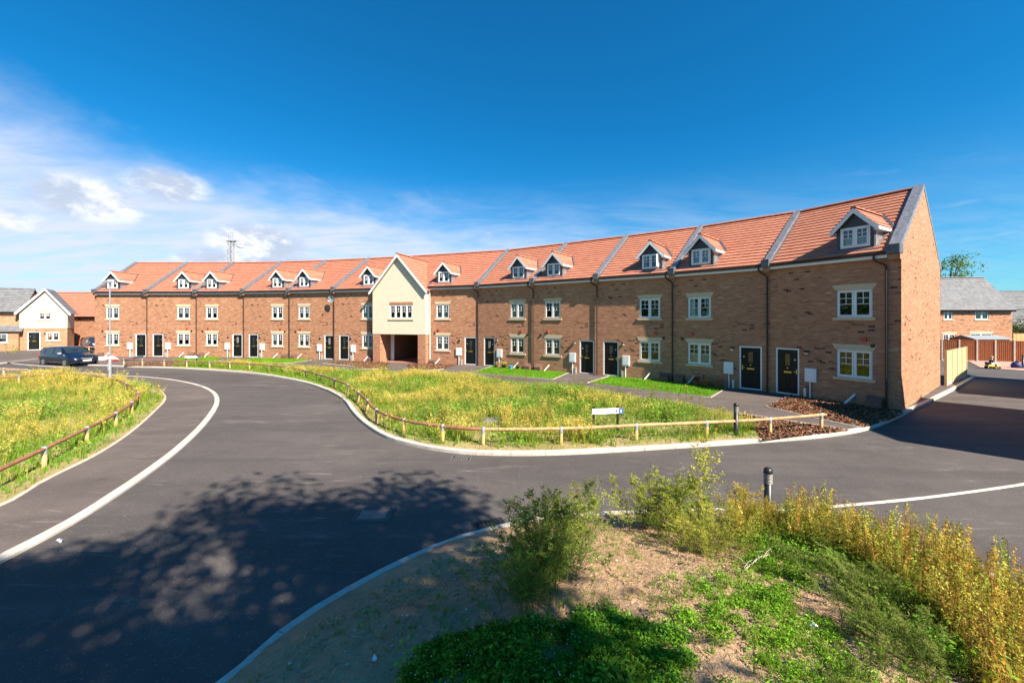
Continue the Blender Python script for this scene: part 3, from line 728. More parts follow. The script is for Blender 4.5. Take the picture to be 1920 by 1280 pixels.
KZ = .10
ck = [pt(x, y, 0) for x, y in ((120, 685), (185, 686), (240, 688.5), (320, 690.5), (400, 695), (480, 702), (560, 716), (610, 732), (642, 750), (662, 776), (685, 798), (722, 821), (780, 838), (860, 850.5), (960, 854.5), (1080, 852), (1250, 842), (1400, 832), (1530, 822), (1610, 810.5), (1660, 795), (1715, 769), (1760, 747), (1798, 727), (1830, 707))]
CK = smooth_line(ck, 6)
kerbs = kerb_strip(CK, .15, -.02, KZ)
struct(kerbs.build('kerb', M['kerb_concrete']))
inner = offset_line(CK, .148)
apron = inner[:]+[Vector((33, 33, 0)), Vector((36, 45, 0)), Vector((-44, 62, 0)), Vector((-44, 41, 0)), Vector((-43, 34, 0))]
struct(MB().poly([(p.x, p.y, .092) for p in apron]).build('pavement', M['pavement_asphalt']))

# left pavement, its kerb and the rough verge inside it
lk = [Vector((-5.4, -12, 0)), Vector((-6.3, -4, 0)), Vector((-6.9, 2, 0))]+[pt(x, y, 0) for x, y in ((0, 1057), (75, 1018), (150, 976), (220, 931), (290, 882), (345, 838), (386, 797), (408, 765), (411, 748), (402, 735), (375, 723), (330, 713.5), (280, 708), (230, 705), (170, 700.5), (90, 696.5), (0, 694.5))]
LK = smooth_line(lk, 6)
struct(kerb_strip(LK, .17, -.02, .06).build('kerb', M['kerb_concrete']))
le = [Vector((-7.2, -12, 0)), Vector((-8.2, -4, 0)), Vector((-8.8, 3, 0))]+[pt(x, y, .09) for x, y in ((0, 946), (60, 912), (120, 881), (190, 846), (250, 806), (293, 768), (311, 748), (308, 736), (292, 724), (262, 715), (225, 711), (180, 706.5), (120, 701.5), (60, 703), (0, 711))]
LE = smooth_line(le, 6)
lin = offset_line(LK, .168)
pv = lin+[Vector((-60, 29, 0)), Vector((-60, 20, 0)), Vector((-30, -12, 0))]
struct(MB().poly([(p.x, p.y, .056) for p in pv]).build('pavement', M['pavement_asphalt']))
struct(kerb_strip(LE, .06, .0, .085).build('path_edging', M['edging']))
lv = offset_line(LE, .058)
VERGE_L = [(p.x, p.y) for p in lv]+[(-45, 24), (-45, -12)]
struct(MB().poly([(x, y, .075) for x, y in VERGE_L]).build('verge', M['verge_soil']))

# central rough green
weed_back = [pt(x, y, .1) for x, y in ((1428, 826), (1412, 800), (1385, 776), (1340, 768), (1280, 753), (1193, 744), (1093, 724), (960, 716), (867, 701), (760, 696), (645, 695), (607, 693), (560, 687), (512, 684), (420, 680), (330, 683), (318, 687))]
front = [p for p in inner if pt(318, 690, 0).x-1 < p.x and p.x < pt(1428, 830, 0).x and p.y < 31.5]
GREEN = [(p.x, p.y) for p in front]+[(p.x, p.y) for p in weed_back]
struct(MB().poly([(x, y, .100) for x, y in GREEN]).build('verge', M['verge_soil']))
# mulch strips
def flat(name, pix, mat, z=.1):
    pts = [pt(x, y, z) for x, y in pix]; struct(MB().poly([(p.x, p.y, z) for p in pts]).build(name, mat)); return [(p.x, p.y) for p in pts]
MUL = [flat('mulch_bed', ((1387, 776), (1470, 789), (1560, 802), (1590, 808), (1530, 815), (1430, 825), (1413, 800)), M['mulch'], .101),
       flat('mulch_bed', ((1436, 763), (1490, 737), (1560, 748), (1690, 770), (1694, 775), (1668, 787), (1618, 801), (1560, 790), (1490, 774)), M['mulch'], .101),
       flat('mulch_bed', ((605, 681), (645, 676.5), (705, 678), (730, 681), (727, 690), (670, 691), (660, 685)), M['mulch'], .101),
       flat('mulch_bed', ((762, 681), (805, 681), (858, 684), (832, 691), (795, 694), (767, 691)), M['mulch'], .101),
       flat('mulch_bed', ((232, 686), (240, 680), (330, 679), (390, 681), (330, 687)), M['mulch'], .102)]
LAWN = [flat('lawn', ((888, 698), (926, 686), (960, 688), (1010, 691.5), (1068, 697), (1036, 710), (985, 706)), M['lawn_soil'], .104),
        flat('lawn', ((1106, 717), (1152, 703), (1210, 708), (1290, 716), (1364, 724.5), (1329, 743), (1220, 731)), M['lawn_soil'], .104),
        flat('lawn', ((440, 677), (475, 671), (580, 673.5), (584, 675), (540, 680), (500, 681.5), (450, 680)), M['lawn_soil'], .104),
        flat('lawn', ((318, 676), (345, 669.8), (415, 669.8), (413, 672), (375, 678.5)), M['lawn_soil'], .104)]
ed = MB()
for pix in (((1036, 711), (885, 699), (926, 685.5)), ((1364, 725), (1331, 745), (1100, 718.5), (1150, 702.5)), ((1068, 697.5), (1036, 711)), ((1490, 736.5), (1434, 763), (1490, 775), (1560, 791), (1618, 802)), ((1384, 775), (1470, 788), (1560, 801), (1592, 808)),
            ((584, 675), (540, 681), (440, 678)), ((605, 681), (660, 686), (672, 692), (727, 691)), ((767, 692), (795, 695), (832, 692)), ((607, 694), (760, 697), (867, 702), (960, 717), (1093, 725), (1193, 745), (1280, 754), (1340, 769), (1384, 777))):
    kerb_strip([pt(x, y, .1) for x, y in pix], .05, .05, .125, ed)
struct(ed.build('path_edging', M['edging']))
# flush kerb to the parking court on the right
fl = smooth_line([pt(x, y, 0) for x, y in ((1425, 960), (1490, 957.5), (1560, 952), (1700, 939), (1800, 927), (1920, 910), (2050, 888), (2250, 855))], 6)
struct(kerb_strip(fl, .085, -.02, .012).build('flush_kerb', M['kerb_concrete']))
# joint line across the road
jl = [pt(380, 728.5, 0), pt(470, 722, 0), pt(560, 715.5, 0)]
struct(kerb_strip(smooth_line(jl, 5), .03, -.01, .004).build('road_joint', M['patch_asphalt']))
# far left side road and forecourt
fc = [pt(x, y, .1) for x, y in ((0, 680), (40, 676), (85, 670), (130, 667))]
struct(kerb_strip(fc, .15, -.02, .10).build('kerb', M['kerb_concrete']))
struct(MB().poly([(p.x, p.y, .094) for p in offset_line(fc, .148)]+[(-46, 62, .094), (-90, 62, .094), (-90, 40, .094)]).build('forecourt', M['pavement_asphalt']))
isl = [pt(x, y, .05) for x, y in ((132, 688), (75, 685), (30, 681), (18, 677), (30, 674), (70, 671), (132, 671))]
struct(kerb_strip(smooth_line(isl[::-1], 4)[::-1], .12, -.02, .06).build('kerb', M['kerb_concrete']))
struct(MB().poly([(p.x, p.y, .055) for p in smooth_line(isl, 4)]).build('pavement', M['pavement_asphalt']))
# right: block paved drive below the fence
bp = [pt(x, y, .05) for x, y in ((1812, 674), (1838, 688), (1920, 694), (2060, 705), (2060, 676), (1812, 671))]
struct(MB().poly([(p.x, p.y, .03) for p in bp]).build('block_paved_drive', M['block_paving']))

# ------------------------------------------------------------------ the foreground mound
mk = [Vector((-4.9, -12, 0)), Vector((-4.5, -5, 0)), Vector((-4.1, 0, 0)), Vector((-3.5, 2.4, 0))]+[pt(x, y, 0) for x, y in ((418, 1284), (480, 1228), (560, 1166), (650, 1111), (740, 1063), (830, 1023), (900, 1001), (960, 986), (1040, 973), (1130, 967), (1300, 961), (1430, 960), (1500, 968), (1543, 979), (1620, 1004), (1690, 1029), (1743, 1045), (1860, 1085), (1925, 1109))]+[Vector((7.4, 4.1, 0)), Vector((8.1, 2.4, 0)), Vector((8.5, 0, 0)), Vector((8.5, -12, 0))]
MK = smooth_line(mk, 6)
struct(kerb_strip(MK[::-1], .13, -.02, .095).build('kerb', M['kerb_concrete']))    # swept backwards: the kerb lies inside the mound side
MKA = np.array([(p.x, p.y) for p in MK]); MPOLY = np.vstack([MKA])
def inside(poly, X, Y):
    poly = np.asarray(poly); r = np.zeros(X.shape, bool); n = len(poly); j = n-1
    for i in range(n):
        xi, yi = poly[i]; xj, yj = poly[j]
        c = ((yi > Y) != (yj > Y)); 
        with np.errstate(divide='ignore', invalid='ignore'): xx = (xj-xi)*(Y-yi)/(yj-yi+1e-12)+xi
        r ^= c & (X < xx); j = i
    return r
def dist_line(line, X, Y):
    best = np.full(X.shape, 1e9)
    for i in range(len(line)-1):
        a, b = line[i], line[i+1]; d = b-a; L = (d**2).sum()+1e-12
        t_ = np.clip(((X-a[0])*d[0]+(Y-a[1])*d[1])/L, 0, 1)
        best = np.minimum(best, np.hypot(X-a[0]-t_*d[0], Y-a[1]-t_*d[1]))
    return best
def vnoise(X, Y, s, seed=0):
    """smooth value noise, numpy"""
    x, y = X*s+seed*17.3, Y*s+seed*9.1; xi, yi = np.floor(x), np.floor(y); fx, fy = x-xi, y-yi; fx = fx*fx*(3-2*fx); fy = fy*fy*(3-2*fy)
    h = lambda a, b: np.modf(np.abs(np.sin(a*127.1+b*311.7+seed)*43758.5453))[0]
    return (h(xi, yi)*(1-fx)+h(xi+1, yi)*fx)*(1-fy)+(h(xi, yi+1)*(1-fx)+h(xi+1, yi+1)*fx)*fy
def mound_h(X, Y):
    X, Y = np.asarray(X, float), np.asarray(Y, float); d = dist_line(MKA, X, Y); ins = inside(MPOLY, X, Y)
    h = .085+1.05*(1-np.exp(-np.maximum(d-.10, 0)/3.4))+(.10*(vnoise(X, Y, 1.1, 3)-.5)+.05*(vnoise(X, Y, 3.3, 5)-.5))*np.clip(d/.6, 0, 1)+.02*(vnoise(X, Y, 9, 6)-.5)*np.clip(d/.3, 0, 1)
    return np.where(ins, h, -.05-.6*d)
gx, gy = np.arange(-5.6, 9.2, .09), np.arange(-8, 8.2, .09); GX, GY = np.meshgrid(gx, gy); GH = mound_h(GX, GY)
mb = MB(); nx, ny = len(gx), len(gy); mb.v = list(zip(GX.ravel().tolist(), GY.ravel().tolist(), GH.ravel().tolist()))
keep = (GH > -.2)
for j in range(ny-1):
    for i in range(nx-1):
        if keep[j, i] or keep[j, i+1] or keep[j+1, i] or keep[j+1, i+1]:
            mb.f.append((j*nx+i, j*nx+i+1, (j+1)*nx+i+1, (j+1)*nx+i)); mb.sm.append(True)
struct(mb.build('earth_mound', M['mound_soil'], uv=False))
def mpt(x, y):
    """photo pixel on the mound"""
    z = .4
    for _ in range(14):
        p = pt(x, y, z); z = .5*z+.5*float(mound_h(np.array([p.x]), np.array([p.y]))[0]); z = max(z, .0)
    p.z = z; return p

# ------------------------------------------------------------------ vegetation as meshes
class Veg:
    def __init__(s): s.q = []; s.c = []
    def add(s, quads, cols): s.q.append(np.asarray(quads, np.float32)); s.c.append(np.asarray(cols, np.float32))
    def build(s, name, mat='leaf', parent=None):
        q = np.concatenate(s.q); c = np.concatenate(s.c); n = len(q)
        me = bpy.data.meshes.new(name); me.vertices.add(n*4); me.vertices.foreach_set('co', q.reshape(-1))
        me.loops.add(n*4); me.loops.foreach_set('vertex_index', np.arange(n*4, dtype=np.int32)); me.polygons.add(n)
        me.polygons.foreach_set('loop_start', np.arange(0, n*4, 4, dtype=np.int32)); me.polygons.foreach_set('loop_total', np.full(n, 4, np.int32))
        me.update(calc_edges=True)
        a = me.color_attributes.new('Col', 'FLOAT_COLOR', 'POINT'); cc = np.ones((n, 4, 4), np.float32); cc[:, :, :3] = np.clip(c, 0, 1)[:, None, :]; a.data.foreach_set('color', cc.reshape(-1))
        me.materials.append(M[mat]); o = bpy.data.objects.new(name, me); return link(o, parent)
def jitter(col, n, v=.18, rng=RNG):
    c = np.tile(np.asarray(col, float), (n, 1)); return c*(1+rng.normal(0, v, (n, 1)))*(1+rng.normal(0, v*.35, (n, 3)))
def blades(B, h, w, lean, rng=RNG):
    """upright tapering blades at base points B (n,3)"""
    n = len(B); a = rng.uniform(0, 2*np.pi, n); l = rng.uniform(0, 2*np.pi, n); ll = np.abs(rng.normal(0, lean, n))*h
    side = np.stack([np.cos(a), np.sin(a), np.zeros(n)], 1)*(w/2)[:, None]; top = B+np.stack([np.cos(l)*ll, np.sin(l)*ll, h], 1)
    return np.stack([B-side, B+side, top+side*.15, top-side*.15], 1)
def leaves(Cn, size, rng=RNG, asp=.55, flat=0.):
    """small leaf quads with random orientation round centres; flat=1 lies level"""
    n = len(Cn); d = rng.normal(0, 1, (n, 3)); d[:, 2] *= (1-flat); d /= np.linalg.norm(d, axis=1)[:, None]
    e = rng.normal(0, 1, (n, 3)); e[:, 2] *= (1-flat); e = e-d*(d*e).sum(1)[:, None]; e /= np.linalg.norm(e, axis=1)[:, None]
    s_ = np.asarray(size)[:, None] if hasattr(size, '__len__') else np.full((n, 1), size)
    L, Wd = d*s_*.5, e*s_*.5*asp
    return np.stack([Cn-L, Cn+Wd*1.0-L*.1, Cn+L, Cn-Wd-L*.1], 1)
def scatter(poly, n, rng=RNG):
    P_ = np.asarray(poly); lo, hi = P_.min(0), P_.max(0); out = np.zeros((0, 2))
    while len(out) < n:
        q = rng.uniform(lo, hi, (n*2, 2)); out = np.vstack([out, q[inside(P_, q[:, 0], q[:, 1])]])
    return out[:n]
def proto_weed(kind, rng):
    """one plant of unit height at the origin: (quads, colours)"""
    Q, K = [], []
    if kind == 'straw':
        nb = rng.integers(3, 6)
        for _ in range(nb):
            a = rng.uniform(0, 6.28); l = rng.uniform(.05, .35); tip = np.array([math.cos(a)*l, math.sin(a)*l, rng.uniform(.7, 1)])
            Q.append(blades(np.zeros((1, 3)), np.array([tip[2]]), np.array([.02]), l, rng)); K.append(jitter((.42, .40, .09), 1, .15, rng))
            m_ = 9; t_ = rng.uniform(.55, 1, m_)[:, None]; cn = tip[None]*t_+rng.normal(0, .035, (m_, 3)); Q.append(leaves(cn, rng.uniform(.05, .11, m_), rng, .4)); K.append(jitter((.52, .44, .11), m_, .2, rng))
        m_ = 6; Q.append(blades(rng.normal(0, .04, (m_, 3))*[1, 1, 0], rng.uniform(.3, .6, m_), np.full(m_, .03), .4, rng)); K.append(jitter((.22, .32, .04), m_, .2, rng))
    elif kind == 'green':
        m_ = 22; cn = rng.normal(0, .22, (m_, 3)); cn[:, 2] = rng.uniform(.1, .95, m_); cn[:, :2] *= (1.1-cn[:, 2:3]*.6); Q.append(leaves(cn, rng.uniform(.10, .24, m_), rng, .5, .4)); K.append(jitter((.20, .32, .04), m_, .25, rng))
        m_ = 5; Q.append(blades(rng.normal(0, .04, (m_, 3))*[1, 1, 0], rng.uniform(.6, 1, m_), np.full(m_, .02), .2, rng)); K.append(jitter((.28, .30, .08), m_, .2, rng))
    elif kind == 'grass':
        m_ = 14; Q.append(blades(rng.normal(0, .10, (m_, 3))*[1, 1, 0], rng.uniform(.45, 1, m_), np.full(m_, .045), .35, rng)); K.append(jitter((.20, .33, .035), m_, .22, rng))
    elif kind == 'spike':      # rusty dock like spike
        m_ = 5; Q.append(blades(rng.normal(0, .012, (m_, 3))*[1, 1, 0], rng.uniform(.75, 1, m_), np.full(m_, .012), .06, rng)); K.append(jitter((.40, .22, .08), m_, .2, rng))
        lx = rng.normal(0, .08, 2); 
        m_ = 100; t_ = rng.uniform(.25, 1.0, m_); w_ = .034*(1.15-t_)+.010; cn = np.stack([lx[0]*t_+rng.normal(0, 1, m_)*w_, lx[1]*t_+rng.normal(0, 1, m_)*w_, t_], 1)
        base = np.array(rng.choice([0, 1, 2, 3], p=[.3, .35, .2, .15])); col = [(.45, .29, .07), (.46, .42, .10), (.30, .36, .07), (.40, .22, .08)][int(base)]
        Q.append(leaves(cn, rng.uniform(.018, .05, m_), rng, .55)); K.append(jitter(col, m_, .25, rng))
        m_ = 14; t_ = rng.uniform(.02, .6, m_); a = rng.uniform(0, 6.28, m_); cn = np.stack([np.cos(a)*.07, np.sin(a)*.07, t_], 1); Q.append(leaves(cn, rng.uniform(.06, .15, m_), rng, .3)); K.append(jitter((.24, .27, .05), m_, .25, rng))
    elif kind == 'feather':    # tall feathery weed: stems with side sprays of tiny leaves
        ln = rng.normal(0, .10, 2); tt = np.linspace(0, 1, 9); pts = np.stack([ln[0]*tt**1.6, ln[1]*tt**1.6, tt], 1)
        for i in range(8):
            sd_ = np.array([.007, .004, 0])*(1.1-tt[i]); Q.append(np.stack([pts[i]-sd_, pts[i]+sd_, pts[i+1]+sd_, pts[i+1]-sd_])[None]); K.append(jitter((.24, .20, .08), 1, .1, rng))
        for b_ in range(30):
            t_ = rng.uniform(.05, 1.0)**.85; p = np.array([np.interp(t_, tt, pts[:, k]) for k in range(3)]); aa = rng.uniform(0, 6.28); le = (.30*(1.02-t_)+.055)*rng.uniform(.6, 1.25); up = rng.uniform(.25, 1.0)
            m2 = 34; u_ = rng.uniform(.08, 1, m2)[:, None]; dirv = np.array([math.cos(aa), math.sin(aa), 0])*le*u_+np.array([0, 0, 1.])*le*up*u_**1.5
            cn = p+dirv+rng.normal(0, .010, (m2, 3))*(.5+u_); tipc = np.array((.34, .335, .085))*t_+np.array((.12, .19, .04))*(1-t_); tipc = tipc*rng.uniform(.75, 1.2)
            Q.append(leaves(cn, rng.uniform(.012, .036, m2), rng, .38)); K.append(jitter(tipc, m2, .2, rng))
    elif kind == 'broad':      # low broad leaved plant, rosette of ovate leaves
        m_ = 46; a = rng.uniform(0, 6.28, m_); r_ = np.sqrt(rng.uniform(0, 1, m_))*.85; z_ = (1-r_**2)*rng.uniform(.35, 1, m_); cn = np.stack([np.cos(a)*r_, np.sin(a)*r_, z_], 1)
        Q.append(leaves(cn, rng.uniform(.16, .38, m_), rng, .5, .40)); K.append(jitter((.12, .27, .03), m_, .3, rng))
    return np.concatenate(Q), np.concatenate(K)
prng = np.random.default_rng(21)
PROTO = {k: [proto_weed(k, prng) for _ in range(n)] for k, n in (('straw', 8), ('green', 8), ('grass', 6), ('spike', 10), ('feather', 6), ('broad', 8))}
def plant(veg, kind, pos, hs, tint=None, rng=RNG, wide=1.0, lean=None):
    """put prototype plants at the given positions"""
    pos = np.asarray(pos, float); n = len(pos); which = rng.integers(0, len(PROTO[kind]), n)
    for k, (q, c) in enumerate(PROTO[kind]):
        idx = np.where(which == k)[0]
        if not len(idx): continue
        a = rng.uniform(0, 6.28, len(idx)); ca, sa = np.cos(a), np.sin(a); h = hs[idx]
        x = (q[None, :, :, 0]*ca[:, None, None]-q[None, :, :, 1]*sa[:, None, None])*wide; y = (q[None, :, :, 0]*sa[:, None, None]+q[None, :, :, 1]*ca[:, None, None])*wide
        zz = np.broadcast_to(q[None, :, :, 2], x.shape)
        if lean is not None: x = x+zz**1.4*lean[idx][:, 0, None, None]; y = y+zz**1.4*lean[idx][:, 1, None, None]
        o = np.stack([x, y, zz], -1)*h[:, None, None, None]+pos[idx][:, None, None, :]
        col = np.broadcast_to(c[None], (len(idx),)+c.shape).copy()
        if tint is not None: col *= tint[idx][:, None, :]
        veg.add(o.reshape(-1, 4, 3), col.reshape(-1, 3))

def rough_ground(name, poly, n, z, label, yellow, hmax=.6, edge=None, back=None):
    v = Veg(); q = scatter(poly, n)
    if edge is not None:      # thin, trodden growth along the kerb
        dk = dist_line(edge, q[:, 0], q[:, 1]); q = q[(dk > .45+.5*vnoise(q[:, 0], q[:, 1], 1.2, 14)) | (RNG.random(len(q)) < .22)]; n = len(q)
    X, Y = q[:, 0], q[:, 1]; pos = np.column_stack([X, Y, np.full(n, z)])
    pa = vnoise(X, Y, .45, 1)*.6+vnoise(X, Y, 1.3, 2)*.4
    k = pa+RNG.normal(0, .10, n)+yellow
    hs = (.16+.34*vnoise(X, Y, .9, 4)+.10*RNG.random(n))*hmax/.5
    if back is not None: hs *= np.clip(.35+.32*dist_line(back, X, Y), .35, 1)
    tint = np.column_stack([1+.25*(pa-.5), np.ones(n), np.ones(n)*(1-.3*(pa-.5))])*(.8+.4*vnoise(X, Y, 2.1, 8))[:, None]
    bare = vnoise(X, Y, .75, 12) < .22
    for kind, sel, hm in (('straw', (k > .56) & ~bare, 1.15), ('green', (k <= .40) & ~bare, .8), ('grass', (k > .40) & (k <= .56) & ~bare, .62), ('grass', bare & (RNG.random(n) < .5), .3)):
        if sel.any(): plant(v, kind, pos[sel], hs[sel]*hm, tint[sel])
    g = scatter(poly, n*6)
    if edge is not None: dk = dist_line(edge, g[:, 0], g[:, 1]); g = g[(dk > .30+.4*vnoise(g[:, 0], g[:, 1], 2.2, 15)) | (RNG.random(len(g)) < .3)]
    G = np.column_stack([g, np.full(len(g), z)]); pb = vnoise(g[:, 0], g[:, 1], .45, 1)
    v.add(blades(G, RNG.uniform(.05, .18, len(g)), np.full(len(g), .02), .5), jitter((.20, .30, .04), len(g), .25)*np.column_stack([.8+.7*pb, .95+.1*pb, np.ones(len(g))]))
    m_ = n//16; q = scatter(poly, m_); dk = dist_line(edge, q[:, 0], q[:, 1]); q = q[(dk > .5) & (vnoise(q[:, 0], q[:, 1], .7, 21) > .40)]; plant(v, 'feather', np.column_stack([q, np.full(len(q), z)]), RNG.uniform(.35, .80, len(q)), (.7+.6*RNG.random((len(q), 1)))*np.array([[1.0, 1.0, .9]]), lean=RNG.normal(0, .15, (len(q), 2)))
    q = scatter(poly, m_); q = q[vnoise(q[:, 0], q[:, 1], .5, 23) > .62]; plant(v, 'spike', np.column_stack([q, np.full(len(q), z)]), RNG.uniform(.35, .75, len(q)), np.ones((len(q), 3))*.85, lean=RNG.normal(0, .1, (len(q), 2)))
    if edge is not None:
        g = scatter(poly, n*3); dk = dist_line(edge, g[:, 0], g[:, 1]); g = g[(dk > .25) & (dk < 1.6) & (vnoise(g[:, 0], g[:, 1], .8, 16) > .42)]; G = np.column_stack([g, np.full(len(g), z)])
        plant(v, 'grass', G, RNG.uniform(.07, .17, len(G)), (.8+.4*RNG.random((len(G), 1)))*np.array([[.75, 1.0, .9]]))
    return tag(v.build(name), label, 'weeds', None, 'stuff')
rough_ground('rough_grass', GREEN, 7600, .10, 'rough yellow green grass and weeds filling the green before the terrace', .02, .60, np.array([(p.x, p.y) for p in CK]), np.array([(p.x, p.y) for p in weed_back[2:]]))
LV = [p for p in VERGE_L if p[1] > 4]; LVp = [p for p in VERGE_L if -38 < p[0] and p[1] > 3.5]+[(-38, 24), (-38, 6), (-20, 3.5)]
rough_ground('rough_grass', LVp, 11000, .075, 'tall yellow rough grass on the left verge behind the knee rail fence', .09, .62, np.array([(p.x, p.y) for p in LE]))

def lawn_blades(poly, i):
    v = Veg(); P_ = np.asarray(poly); lo, hi = P_.min(0), P_.max(0); n = int(700*(hi-lo).prod()*.5)
    n = min(n, 14000); q = scatter(poly, n); B = np.column_stack([q, np.full(n, .103)])
    c = jitter((.15, .33, .02), n, .22)*(0.75+.5*vnoise(q[:, 0], q[:, 1], 2.0, i))[:, None]
    v.add(blades(B, RNG.uniform(.03, .085, n), np.full(n, .02), .5), c); return v
for i, (pl, lab) in enumerate(zip(LAWN, ('bright mown lawn before the second and third houses right of the gatehouse', 'bright mown lawn nearest the right end house', 'thin strip of lawn left of the gatehouse', 'small lawn before the far left houses'))):
    tag(lawn_blades(pl, i).build('lawn_grass'), lab, 'grass', None, 'stuff')
def chips(poly, n, lab, z=.1):
    v = Veg(); q = scatter(poly, n); cn = np.column_stack([q, z+RNG.uniform(.01, .05, n)])
    v.add(leaves(cn, RNG.uniform(.04, .13, n), RNG, .45, .55), jitter((.20, .105, .062), n, .45)); tag(v.build('bark_chips', 'chip'), lab, 'mulch', None, 'stuff')
for pl, n, lab in zip(MUL, (3500, 7000, 3000, 2600, 2500), ('bark chips between path and kerb at the right end of the knee rail', 'dark bark chips in the bed under the right end house', 'red brown bark chips left of the archway', 'red brown bark chips right of the archway', 'bark chips behind the far end of the long knee rail')): chips(pl, n, lab)

# mound plants
def on_mound(q): return np.column_stack([q, mound_h(q[:, 0], q[:, 1])])
def region(pix): return [(p.x, p.y) for p in (mpt(x, y) for x, y in pix)]
bp_ = Vector(((1440-960)/FPX*7.05, 7.05, .02))
def clumpy(reg, n, seed, thr, sc=1.6):
    """positions gathered into irregular clumps"""
    q = scatter(reg, n); d = vnoise(q[:, 0], q[:, 1], sc, seed)*.5+vnoise(q[:, 0], q[:, 1], sc*2.7, seed+1)*.3+vnoise(q[:, 0], q[:, 1], sc*6, seed+2)*.2
    return q[d > thr]
def mound_veg():
    v = Veg(); reg = region(((735, 1320), (765, 1238), (850, 1195), (960, 1180), (1050, 1185), (1120, 1225), (1190, 1330))); q = clumpy(reg, 1500, 13, .46, 3.0); p = on_mound(q); plant(v, 'broad', p, (.05+.17*vnoise(q[:, 0], q[:, 1], 2.3, 51)*RNG.uniform(.7, 1.2, len(p))), (.55+.75*RNG.random((len(p), 1))**1.5)*np.ones((1, 3)))
    q2 = clumpy(reg, 160, 15, .45, 3.); p2 = on_mound(q2); plant(v, 'green', p2, RNG.uniform(.12, .26, len(p2)), (.6+.6*RNG.random((len(p2), 1)))*np.array([[.7, .95, .8]]), lean=RNG.normal(0, .3, (len(p2), 2)))
    n = 110; q = scatter(reg, n); p = on_mound(q); p[:, 2] += RNG.uniform(.10, .17, n); v.add(leaves(p, np.full(n, .012), RNG, .9, .3), jitter((.8, .8, .75), n, .05))
    tag(v.build('leafy_weeds'), 'dense bright green leafy weeds at the near edge of the mound', 'weeds', None, 'stuff')
    v = Veg()
    for pix, n, thr, h0, h1, tn, sc in ((((1100, 1330), (1090, 1190), (1230, 1090), (1330, 1075), (1450, 1020), (1600, 1080), (1720, 1180), (1800, 1330)), 2500, .57, .025, .095, (1.25, 1.12, .85), 2.1),
                                    (((1000, 1330), (1000, 1180), (1120, 1140), (1300, 1200), (1300, 1330)), 1000, .50, .03, .12, (.9, .95, .9), 2.3),
                                    (((900, 1330), (860, 1130), (1000, 1060), (1180, 1000), (1420, 1010), (1500, 1200), (1500, 1330)), 900, .60, .02, .055, (1.2, 1.1, .9), 3.2),
                                    (((560, 1270), (640, 1150), (760, 1080), (960, 1010), (1000, 1050), (900, 1150), (760, 1270)), 260, .58, .02, .06, (1, 1, 1), 2.4)):
        q = clumpy(region(pix), n, 31+int(n) % 17, thr, sc); p = on_mound(q); plant(v, 'broad', p, RNG.uniform(h0, h1, len(p)), (.7+.7*RNG.random((len(p), 1)))*np.array([tn]))
    q = clumpy(region(((1090, 1330), (1090, 1190), (1330, 1075), (1450, 1020), (1600, 1080), (1720, 1180), (1800, 1330))), 420, 66, .55, 2.1); p = on_mound(q); plant(v, 'green', p, RNG.uniform(.06, .17, len(p)), (.6+.7*RNG.random((len(p), 1)))*np.array([[.9, 1.0, .9]]), lean=RNG.normal(0, .3, (len(p), 2)))
    q = clumpy(region(((1100, 1300), (1300, 1090), (1450, 1020), (1700, 1200), (1760, 1300))), 500, 77, .5, 2.2); p = on_mound(q); plant(v, 'grass', p, RNG.uniform(.05, .14, len(p)), np.ones((len(p), 3))*np.array([[.95, .95, 1.2]]))
    q = clumpy(region(((1500, 1000), (1420, 985), (1380, 1030), (1560, 1080), (1800, 1290), (1900, 1200), (1700, 1080))), 900, 58, .42, 2.); p = on_mound(q); plant(v, 'green', p, RNG.uniform(.08, .26, len(p)), (.6+.6*RNG.random((len(p), 1)))*np.array([[.85, .95, .9]]))
    tag(v.build('leafy_weeds'), 'scattered low green weeds over the bare earth of the mound', 'weeds', None, 'stuff')
    v = Veg(); reg = region(((1370, 975), (1450, 968), (1540, 985), (1640, 1015), (1740, 1055), (1860, 1095), (1960, 1130), (1980, 1330), (1860, 1330), (1790, 1230), (1700, 1130), (1600, 1070), (1480, 1030), (1380, 1020)))
    rl = lambda n, a: RNG.normal(0, a, (n, 2))
    def low(p, h):      # plants right in front of the bollard stay low
        r_ = p[:, 0]/p[:, 1]-bp_.x/bp_.y; return np.where((np.abs(r_) < .05) & (p[:, 1] > 4.6), np.minimum(h, .20+.5*np.abs(r_)/.05*.3), h)
    q = clumpy(reg, 1500, 91, .45, 2.4); p = on_mound(q); k = np.clip((q[:, 0]-2.5)/4, 0, 1); hh = (.20+.52*RNG.random(len(p))**1.6)*(.85+.35*k); plant(v, 'spike', p, low(p, hh), (.65+.65*RNG.random((len(p), 1)))*np.array([[.95, .96, .82]]), lean=rl(len(p), .08))
    q = scatter(reg, 900); p = on_mound(q); plant(v, 'green', p, low(p, RNG.uniform(.08, .30, len(p))), (.40+.6*RNG.random((len(p), 1)))*np.array([[1.1, 1.0, .8]]), lean=rl(len(p), .25))
    q = clumpy(reg, 260, 93, .50); p = on_mound(q); plant(v, 'feather', p, low(p, RNG.uniform(.22, .55, len(p))), (.6+.6*RNG.random((len(p), 1)))*np.array([[.95, .95, .85]]), lean=rl(len(p), .2))
    q = scatter([(4.2, 3.6), (6.6, 4.6), (7.9, 2.4), (8.3, 0), (8.3, -4), (4.5, -4)], 420); p = on_mound(q); plant(v, 'spike', p[:260], RNG.uniform(.2, .7, 260), np.ones((260, 3))*.9, lean=rl(260, .1)); plant(v, 'green', p[260:], RNG.uniform(.1, .3, 160), np.ones((160, 3))*.8)
    tag(v.build('rusty_weeds'), 'thick band of rusty seeding dock spikes along the right edge of the mound', 'weeds', None, 'stuff')
